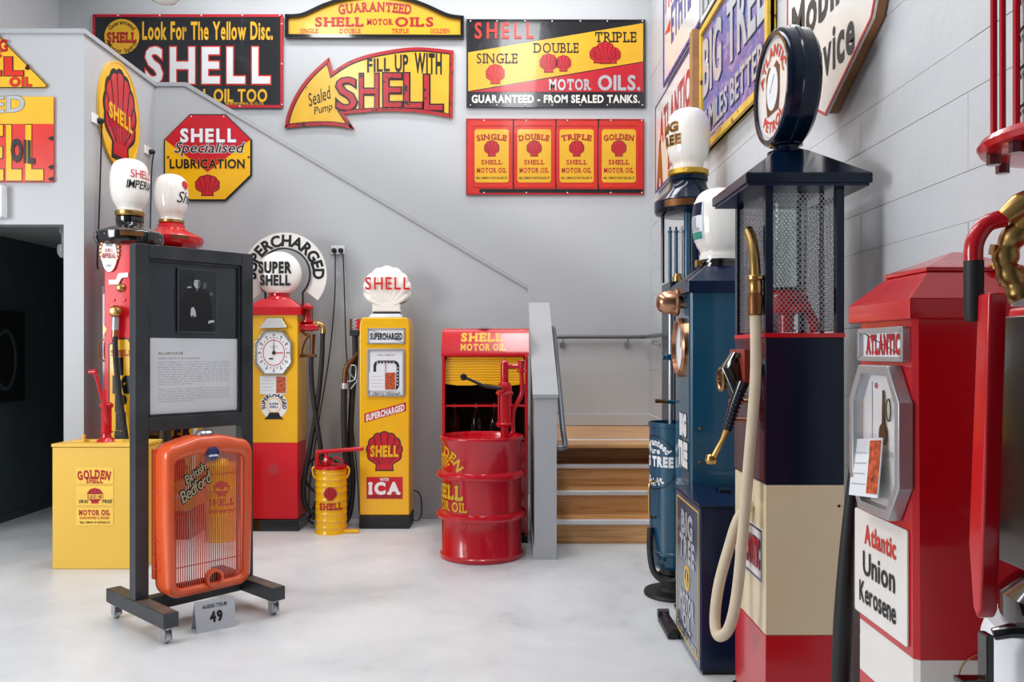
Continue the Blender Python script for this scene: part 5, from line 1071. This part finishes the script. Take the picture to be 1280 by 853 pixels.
df = obj('dial_frame', G().ringplate(o, inset(o, .024), yq-.035, yq+.002), 'greymetal', t, bevel=.004); obj('dial_face', G().plate(inset(o, .022), yq-.004, yq), 'white', df); obj('dial_glass', G().plate(inset(o, .023), yq-.026, yq-.024), 'cyl', df)
cx_, cz_ = (x0+x1)/2+.01, 1.29; obj('pointer', G().plate([(cx_-.004, cz_+.1), (cx_+.004, cz_+.1), (cx_+.008, cz_), (cx_-.008, cz_)], yq-.010, yq-.008), 'trayblack', df); obj('pointer_weight', G().plate(circ(cx_, cz_-.015, .02, 20, .028), yq-.012, yq-.008), 'trayblack', df)
obj('pointer_loop', G().ringplate(circ(cx_+.03, cz_+.05, .014, 18, .03), circ(cx_+.03, cz_+.05, .010, 18, .026), yq-.010, yq-.008), 'black', df); obj('red_dot', G().plate(circ(cx_-.05, cz_+.11, .008, 12), yq-.006, yq-.004), 'redsign', df)
obj('dial_line', G().box(cx_-.075, cx_-.072, yq-.006, yq-.004, cz_-.04, cz_+.12), 'textgrey', df); T(df, 'GALLONS', (cx_-.01, cz_-.07, .06, .014), 'textgrey', y=yq-.006)
ic = thing('leaning_card', 'white information card with a small photo leaning on the silver dial', 'card', (1.16-hb-.045, 2.19, 1.075), -90); ic.rotation_euler = (math.radians(-8), math.radians(-7), math.radians(-90))
info_card(ic, -.09, .03, .18, .155, 0, .62)
wp = obj('white_plate', G().plate(rrect(F_(2.335), F_(2.025), .762, 1.05, .008, 3), yq-.004, yq+.001), 'whiteenam', t, bevel=.001)
T(wp, 'Atlantic', (F_(2.266), .965, .183, .05), 'redchip', y=yq-.006, bold=.03); T(wp, 'Union', (F_(2.277), .878, .189, .062), 'black', y=yq-.006, bold=.02); T(wp, 'Kerosene', (F_(2.30), .80, .217, .055), 'rubber', y=yq-.006, bold=.02)
obj('side_ring', G().tube([(sec(.7)+.004, -.02+.06*math.cos(k*PI/14), .70+.06*math.sin(k*PI/14)) for k in range(28)], .0015, 6, closed=True), 'brass', t)
obj('lock_knob', G().lathe([(.03, 0), (.03, .02), (.02, .03), (0, .032)], 16, (-.19, -.12, 1.48), 'Y'), 'rubber', t)
t2 = obj('far_hose', G().tube(spl([(-.225, -.16, 1.25), (-.245, -.18, .95), (-.265, -.185, .7), (-.28, -.19, .4), (-.285, -.19, .15), (-.285, -.19, .03)], 6), [.012+.016*min(1, i/12) for i in range(31)], 12), 'rubber', t)
# --- right-edge red pump
t = thing('rod_cage_pump', 'red petrol pump with rod cage, brass elbow and white base, nearest the camera', 'petrol pump', (1.14, 1.56, 0), -90)
obj('base_drum', G().lathe([(.22, 0), (.22, .93), (.21, .96), (0, .965)], 48), 'card', t)
obj('dark_collar', G().lathe([(.16, .965), (.19, .975), (.19, 1.02), (.15, 1.06)], 40), 'gloss', t)
obj('body', G().box(-.14, .16, -.12, .16, 1.06, 1.58), 'red', t, bevel=.01)
obj('front_recess', G().box(-.10, .12, -.16, -.12, 1.07, 1.56), 'gloss', t, bevel=.004); obj('recess_side', G().box(.12, .14, -.19, -.12, 1.07, 1.58), 'maroon', t, bevel=.003)
obj('recess_fitting', G().tube([(.03, -.17, 1.46), (.03, -.175, 1.40), (.03, -.17, 1.33)], [.012, .008, .012], 10), 'plasticgrey', t)
obj('front_channel', G().plate([(-.045, .0), (-.06, .12), (-.028, .60), (.012, .60), (-.018, .0), (-.03, -.02)], -.255, -.22), 'red', t, bevel=.006, loc=(.02, 0, 1.0))
obj('column', G().lathe([(.075, 1.58), (.075, 1.60), (.042, 1.62), (.042, 1.83), (.07, 1.86), (.07, 1.885)], 28, (0, -.03, 0)), 'red', t)
pl = obj('cage_plate', G().lathe([(.19, 1.882), (.222, 1.886), (.228, 1.897), (.222, 1.908), (0, 1.908)], 56), 'red', t)
for k in range(12):
    an = 2*PI*k/12+.1; c_, s_ = math.cos(an), math.sin(an)
    obj('cage_rod', G().cyl((.198*c_, .198*s_, 1.90), (.198*c_, .198*s_, 2.6), .0065, 8), 'red', t); obj('rod_nut', G().lathe([(.013, 1.862), (.013, 1.884)], 6, (.198*c_, .198*s_, 0)), 'maroon', pl)
obj('cage_cap', G().lathe([(.228, 2.6), (.228, 2.63), (.1, 2.72), (0, 2.73)], 48), 'red', t)
gc = obj('glass_cylinder', G().lathe([(.145, 1.91), (.15, 1.915), (.15, 2.59), (.14, 2.59), (.14, 1.92)], 40), 'bottle', t)
obj('gauge_strip', G().box(-.10, -.075, -.06, -.055, 1.93, 2.55), 'wood', t)
for k in range(9): obj('gauge_mark', G().tube([(.154*math.cos(th), .154*math.sin(th), 1.97+.075*k) for th in [2*PI*j/36 for j in range(36)]], .0028, 6, closed=True), 'rubber', t)
obj('inner_pipe', G().cyl((0, 0, 1.91), (0, 0, 2.6), .02, 12), 'steel', t)
# brass elbow fittings and the red nozzle with a black sleeve
el = obj('brass_elbow', G().tube(spl([(-.005, -.17, 1.585), (-.015, -.178, 1.62), (-.025, -.19, 1.66), (-.02, -.185, 1.70), (.0, -.16, 1.735), (.01, -.11, 1.755), (.01, -.05, 1.76)], 8), [.019+.005*abs(math.sin(i*.42)) for i in range(49)], 18), 'brassdull', t)
for p, q in (((-.02, -.178, 1.625), (-.026, -.182, 1.645)), ((-.034, -.19, 1.675), (-.03, -.188, 1.695)), ((-.01, -.17, 1.725), (-.002, -.16, 1.74))): obj('hex_ring', G().cyl(p, q, .026, 12), 'brass', el)
obj('white_gasket', G().lathe([(.02, 1.577), (.02, 1.592)], 16, (-.005, -.17, 0)), 'white', el)
obj('upper_fitting', G().tube([(.02, -.13, 1.775), (.01, -.155, 1.775), (.0, -.18, 1.765), (-.01, -.2, 1.745)], [.02, .027, .025, .019], 18), 'brass', el)
nz = obj('red_nozzle', G().tube(spl([(-.01, -.2, 1.745), (-.02, -.23, 1.735), (-.025, -.25, 1.70), (-.025, -.252, 1.66)], 6), .017, 14), 'red', t); obj('black_sleeve', G().tube([(-.025, -.252, 1.665), (-.025, -.252, 1.56), (-.025, -.252, 1.548)], [.018, .018, .014], 14), 'rubber', nz)
br = obj('hook_bracket', G().tube([(.1, -.1, .995), (.07, -.24, .985), (.06, -.265, .975)], [.02, .014, .012], 8).box(.045, .075, -.285, -.27, .89, .978).box(.045, .075, -.33, -.27, .885, .897), 'gloss', t, bevel=.003)
# --- navy box
t = thing('navy_cabinet', 'low navy cabinet with pale stacked lettering and a thin gold border, on the floor', 'cabinet', (1.10, 4.075, 0), -90); hx = .285; y0 = -.23
obj('body', G().box(-hx, hx, y0, .22, .02, .77), 'navybox', t, bevel=.004); obj('lid', G().box(-hx-.008, hx+.008, y0-.01, .23, .771, .785), 'navybox', t, bevel=.004); obj('plinth', G().box(-hx+.01, hx-.01, y0+.01, .21, 0, .02), 'black', t)
fp = obj('front_panel', G().box(-hx+.01, hx-.01, y0-.004, y0, .025, .765), mat('panelblue', '3C4766', .25, coat=.8), t); o = rrect(-hx+.035, hx-.035, .05, .745, .02, 4); obj('gold_line', G().ringplate(o, inset(o, .007), y0-.006, y0-.004), 'goldline', fp)
for s, z, h, w, m in (('BIG', .58, .105, .26, 'silver'), ('TREE', .455, .105, .34, 'silver'), ('MOTOR', .20, .085, .32, 'silver'), ('OIL', .115, .07, .18, 'silver'), ('Every drop pure', .055, .05, .42, 'silver')): T(fp, s, (-w/2, z, w, h), m, y=y0-.0065, bold=.05 if h > .06 else .02)
em = obj('round_emblem', G().ringplate(circ(0, .37, .062, 28), circ(0, .37, .045, 28), y0-.007, y0-.004), 'yellowrust', fp); T(em, 'A', (-.02, .345, .04, .05), 'yellowrust', y=y0-.0065, bold=.06)
obj('latch', G().box(-.15, -.05, -.06, .0, .785, .80), 'gloss', t, bevel=.003)
t = tag(obj('leaflet', G().box(1.15, 1.36, 3.95, 4.1, .7865, .790), 'card'), 'white leaflet lying on top of the low navy cabinet', 'leaflet')
# --- teal pump
t = thing('teal_pump', 'square teal petrol pump with copper dial ring, standing behind the low navy cabinet', 'petrol pump', (1.15, 4.585, 0), -90); a = .2; y0 = -.2
def cham(w, h, c): return [(-w+c, -h), (w-c, -h), (w, -h+c), (w, h), (-w, h), (-w, -h+c)]
def pr6(w, h, c, z0, z1, w2=None, h2=None):
    P, Q = cham(w, h, c), cham(w2 or w, h2 or h, c); return G().add([(x, y, z0) for x, y in P]+[(x, y, z1) for x, y in Q], [(5,4,3,2,1,0), (6,7,8,9,10,11)]+[(i, (i+1) % 6, (i+1) % 6+6, i+6) for i in range(6)])
obj('body', pr6(a, .2, .012, .02, 1.81), 'teal', t, bevel=.002); obj('base', G().box(-a-.01, a+.01, -.21, .21, 0, .02), 'gloss', t)
fp = obj('front_panel', G().box(-a+.02, a-.02, y0-.004, y0, .05, 1.78), mat('teal_reflection', '2F5A70', .22, coat=.8), t)  # paler grey-blue reflection on the front is put into this colour
g = pr6(a+.025, .225, .012, 1.805, 1.865).add(*(lambda g_: (g_.v, g_.f))(pr6(a+.025, .225, .012, 1.866, 1.955, .12, .11))); obj('cap', g, 'navybox', t, bevel=.003)
nk = obj('neck', G().lathe([(.11, 1.95), (.115, 1.955), (.115, 1.965), (.105, 1.968), (.105, 1.978), (.12, 1.98), (.12, 1.99), (.105, 1.993), (.105, 2.0)], 36), 'gloss', t, sharp=25)
obj('brass_lug', G().box(.03, .06, -.14, -.11, 1.955, 1.995), 'brass', nk, bevel=.003)
gl, pf = balloon(t, 2.0, .40, .142, .105); lb = obj('globe_label', G(), 'white', gl)
def gp(x, z, y): return on_globe(pf, 2.0, -90)(x, z, y)
def patch(name, x0, x1, z0, z1, m, y, n=6):
    g = G()
    for i in range(n+1):
        for j in range(n+1): g.v.append(gp(x0+(x1-x0)*i/n, z0+(z1-z0)*j/n, y))
    g.f = [(i*(n+1)+j, (i+1)*(n+1)+j, (i+1)*(n+1)+j+1, i*(n+1)+j+1) for i in range(n) for j in range(n)]; return obj(name, g, m, gl)
bpy.data.objects.remove(lb)
patch('globe_label', -.1, .1, 2.1, 2.32, 'card', -.001); patch('label_green', -.09, .09, 2.11, 2.15, 'green', -.002); patch('label_band', -.09, .09, 2.24, 2.31, 'navybox', -.002)
T(gl, 'OIL', (-.07, 2.16, .14, .07), 'textgrey', fmap=gp, y=-.003, bold=.04)
dr = obj('dial_ring', G().lathe([(.165, 0), (.165, .02), (.155, .03), (.14, .03), (.135, .002)], 48, (0, y0-.004, 1.515), 'Y', cap1=False), 'copper', t, sharp=30); obj('dial_face', G().plate(circ(0, 1.515, .14, 40), y0-.010, y0-.004), 'card', dr); obj('dial_hand', G().plate([(-.004, 1.515), (0, 1.63), (.004, 1.515)], y0-.013, y0-.011), 'black', dr); obj('dial_text', G().ringplate(circ(0, 1.515, .12, 40), circ(0, 1.515, .117, 40), y0-.012, y0-.010), 'textgrey', dr)
lm = obj('copper_lamp', G().lathe([(.035, 0), (.035, .02), (.075, .022), (.078, .035), (.066, .045), (.062, .10), (.05, .125), (.03, .14), (0, .145)], 32, (0, y0-.004, 1.765), 'Y'), 'copper', t, sharp=28)
T(fp, 'BIG', (-.04, 1.035, .17, .105), 'white', y=y0-.0055, bold=.07, out=('rubber', .03), depth=.002); T(fp, 'TREE', (-.07, .87, .23, .115), 'white', y=y0-.0055, bold=.07, out=('rubber', .03), depth=.002)
obj('side_card', G().box(-a-.004, -a, -.12, .0, 1.12, 1.32), 'card', t); 
for z in (1.79, 1.08, .9): obj('screw', G().lathe([(.008, 0), (.006, .004), (0, .005)], 8), 'brass', t, loc=(a, -.15 if z < 1.5 else .05, z)).rotation_euler = (0, PI/2, 0)
# --- teal dispenser
t = thing('oil_dispenser', 'teal cylindrical oil dispenser on a round black foot, with crank and hose', 'oil dispenser', (.995, 5.06, 0)); 
obj('foot', G().lathe([(.18, 0), (.185, .01), (.18, .025), (.10, .035), (.085, .05), (.085, .11), (.10, .115), (.10, .13), (.085, .135), (.085, .2)], 48), 'rubber', t, sharp=30)
obj('tank', G().lathe([(.135, .18), (.15, .2), (.152, .26), (.158, .265), (.158, .28), (.15, .285), (.15, 1.03), (.157, 1.035), (.157, 1.06), (.148, 1.06), (.148, .98), (0, .98)], 56), 'teal', t, sharp=30)
c = on_cyl(.15, -154)
ring = obj('badge_ring', G().add([c(x, z, -.001) for x, z in circ(0, .82, .165, 40)]+[c(x, z, -.001) for x, z in circ(0, .82, .158, 40)], [(i, (i+1) % 40, 40+(i+1) % 40, 40+i) for i in range(40)]), 'black', t)
T(ring, 'Guaranteed', (0,0,0,.04), 'white', fmap=c, bold=.04, arc=(0, .82, .105, 90, 120)); T(ring, 'Pure', (-.05, .875, .10, .035), 'white', fmap=c, bold=.03); T(ring, 'BIG TREE', (-.135, .80, .27, .055), 'white', fmap=c, bold=.06); T(ring, 'Spirit', (0,0,0,.045), 'white', fmap=c, bold=.04, arc=(0, .82, .14, 270, -70))
obj('rod', G().cyl((-.03, -.03, .98), (-.03, -.03, 1.80), .009, 10), 'silver', t); obj('column', G().box(.0, .06, -.01, .05, .98, 1.86), 'navy', t, bevel=.003)
obj('rod_clamp', G().box(-.055, .03, -.05, .0, 1.44, 1.475).cyl((-.075, -.03, 1.457), (-.05, -.03, 1.457), .016, 10), 'teal', t, bevel=.003)
cr = obj('crank', G().cyl((-.05, -.03, 1.185), (.02, -.03, 1.185), .014, 12), 'teal', t); obj('crank_grip', G().tube([(-.12, -.03, 1.19), (-.05, -.03, 1.187)], [.013, .011], 12), 'bronze', cr)
bf = obj('brass_head', G().lathe([(.012, 1.72), (.02, 1.73), (.012, 1.75), (.012, 1.78), (.028, 1.79), (.028, 1.81), (.015, 1.82), (.01, 1.86), (0, 1.87)], 16, (-.03, -.03, 0)), 'brass', t); obj('brass_tap', G().tube([(-.085, -.03, 1.80), (-.06, -.03, 1.80), (-.03, -.03, 1.80)], [.012, .02, .014], 12), 'brass', bf)
obj('side_handle', G().tube(spl([(-.13, -.08, .71), (-.165, -.1, .70), (-.17, -.1, .6), (-.165, -.1, .50), (-.13, -.08, .49)], 5), .007, 8), 'brass', t)
obj('hose', G().tube(spl([(.10, -.14, 1.1), (.06, -.18, .8), (.03, -.18, .5), (.04, -.19, .3), (0, -.2, .16), (-.08, -.19, .13), (-.15, -.15, .18), (-.165, -.1, .3), (-.155, -.06, .42)], 8), .019, 12), 'rubber', t)
obj('tank_bolt', G().cyl((-.10, -.135, .24), (-.105, -.155, .24), .014, 8), 'teal', t)
# --- far tall pump with gold-ringed globe
t = thing('round_top_pump', 'tall navy pump with round top plate, gold ring and white globe, behind the teal pump', 'petrol pump', (1.18, 5.52, 0)); 
obj('body', G().box(-.15, .2, -.15, .15, .03, 1.95), 'navy', t, bevel=.006); obj('base', G().box(-.17, .21, -.17, .17, 0, .03), 'gloss', t)
obj('back_case', G().box(.0, .2, -.13, .15, 1.951, 2.40), 'navybox', t, bevel=.006); obj('post', G().lathe([(.025, 1.951), (.025, 2.4)], 16, (-.03, -.12, 0)), 'teal', t); obj('front_case', G().box(.03, .12, -.17, -.131, 2.05, 2.38), 'navybox', t, bevel=.01)
for x, m in ((-.10, 'teal'), (-.07, 'greymetal'), (-.14, 'teal')): 
    q = obj('sight_tube', G().lathe([(.012, 1.951), (.012, 2.27), (.016, 2.275), (.016, 2.285), (.008, 2.29), (.008, 2.31), (0, 2.315)], 12, (x, -.10 if m == 'teal' else -.125, 0)), m, t)
obj('brass_fitting', G().lathe([(.03, 1.951), (.03, 1.98), (.02, 1.985), (.02, 2.0), (0, 2.01)], 16, (-.10, -.13, 0)), 'brass', t); obj('corner_rod', G().cyl((-.17, .0, 1.951), (-.17, .0, 2.40), .012, 10), 'navy', t)
obj('top_plate', G().lathe([(.18, 2.40), (.215, 2.41), (.225, 2.43), (.225, 2.49), (.215, 2.50), (.14, 2.565), (.125, 2.59), (.12, 2.62), (.13, 2.63), (.13, 2.655), (.11, 2.66)], 56), 'navy', t, sharp=22)
g = G(); fm = on_cyl(.2285, -118); pts = [(-.1+.025*i, z) for i in range(9) for z in (2.438, 2.482)]
g.v = [fm(x, z, 0) for x, z in pts]; g.f = [(2*i, 2*i+2, 2*i+3, 2*i+1) for i in range(8)]; obj('brass_tag', g, 'bronze', t)
obj('gold_ring', G().lathe([(.122, 2.66), (.134, 2.67), (.134, 2.70), (.12, 2.705), (.1, 2.705)], 44), mat('goldleaf', 'C9A040', .35, 1, bump=.8, bscale=60, var=.3), t)
gl, pf = balloon(t, 2.70, .42, .144, .1)
T(gl, 'BIG', (-.08, 2.945, .17, .06), 'bronze', fmap=on_globe(pf, 2.7, -165), bold=.05, out=('yellowrust', .02)); T(gl, 'TREE', (-.11, 2.86, .22, .06), 'bronze', fmap=on_globe(pf, 2.7, -165), bold=.05, out=('yellowrust', .02))
# --- black floor tray
t = thing('floor_tray', 'low black tray with a red stripe on the floor at the navy cabinet', 'tray', (.845, 4.46, 0), 0)
obj('tray', G().plate([(-.04, .004), (.02, .004), (.02, .05), (-.01, .06), (-.04, .03)], -.2, .09), 'trayblack', t, bevel=.004); obj('red_stripe', G().box(-.02, -.008, -.1, .06, .0565, .062), 'maroon', t); obj('end_roll', G().cyl((-.04, .09, .045), (.02, .09, .045), .025, 14), 'trayblack', t)
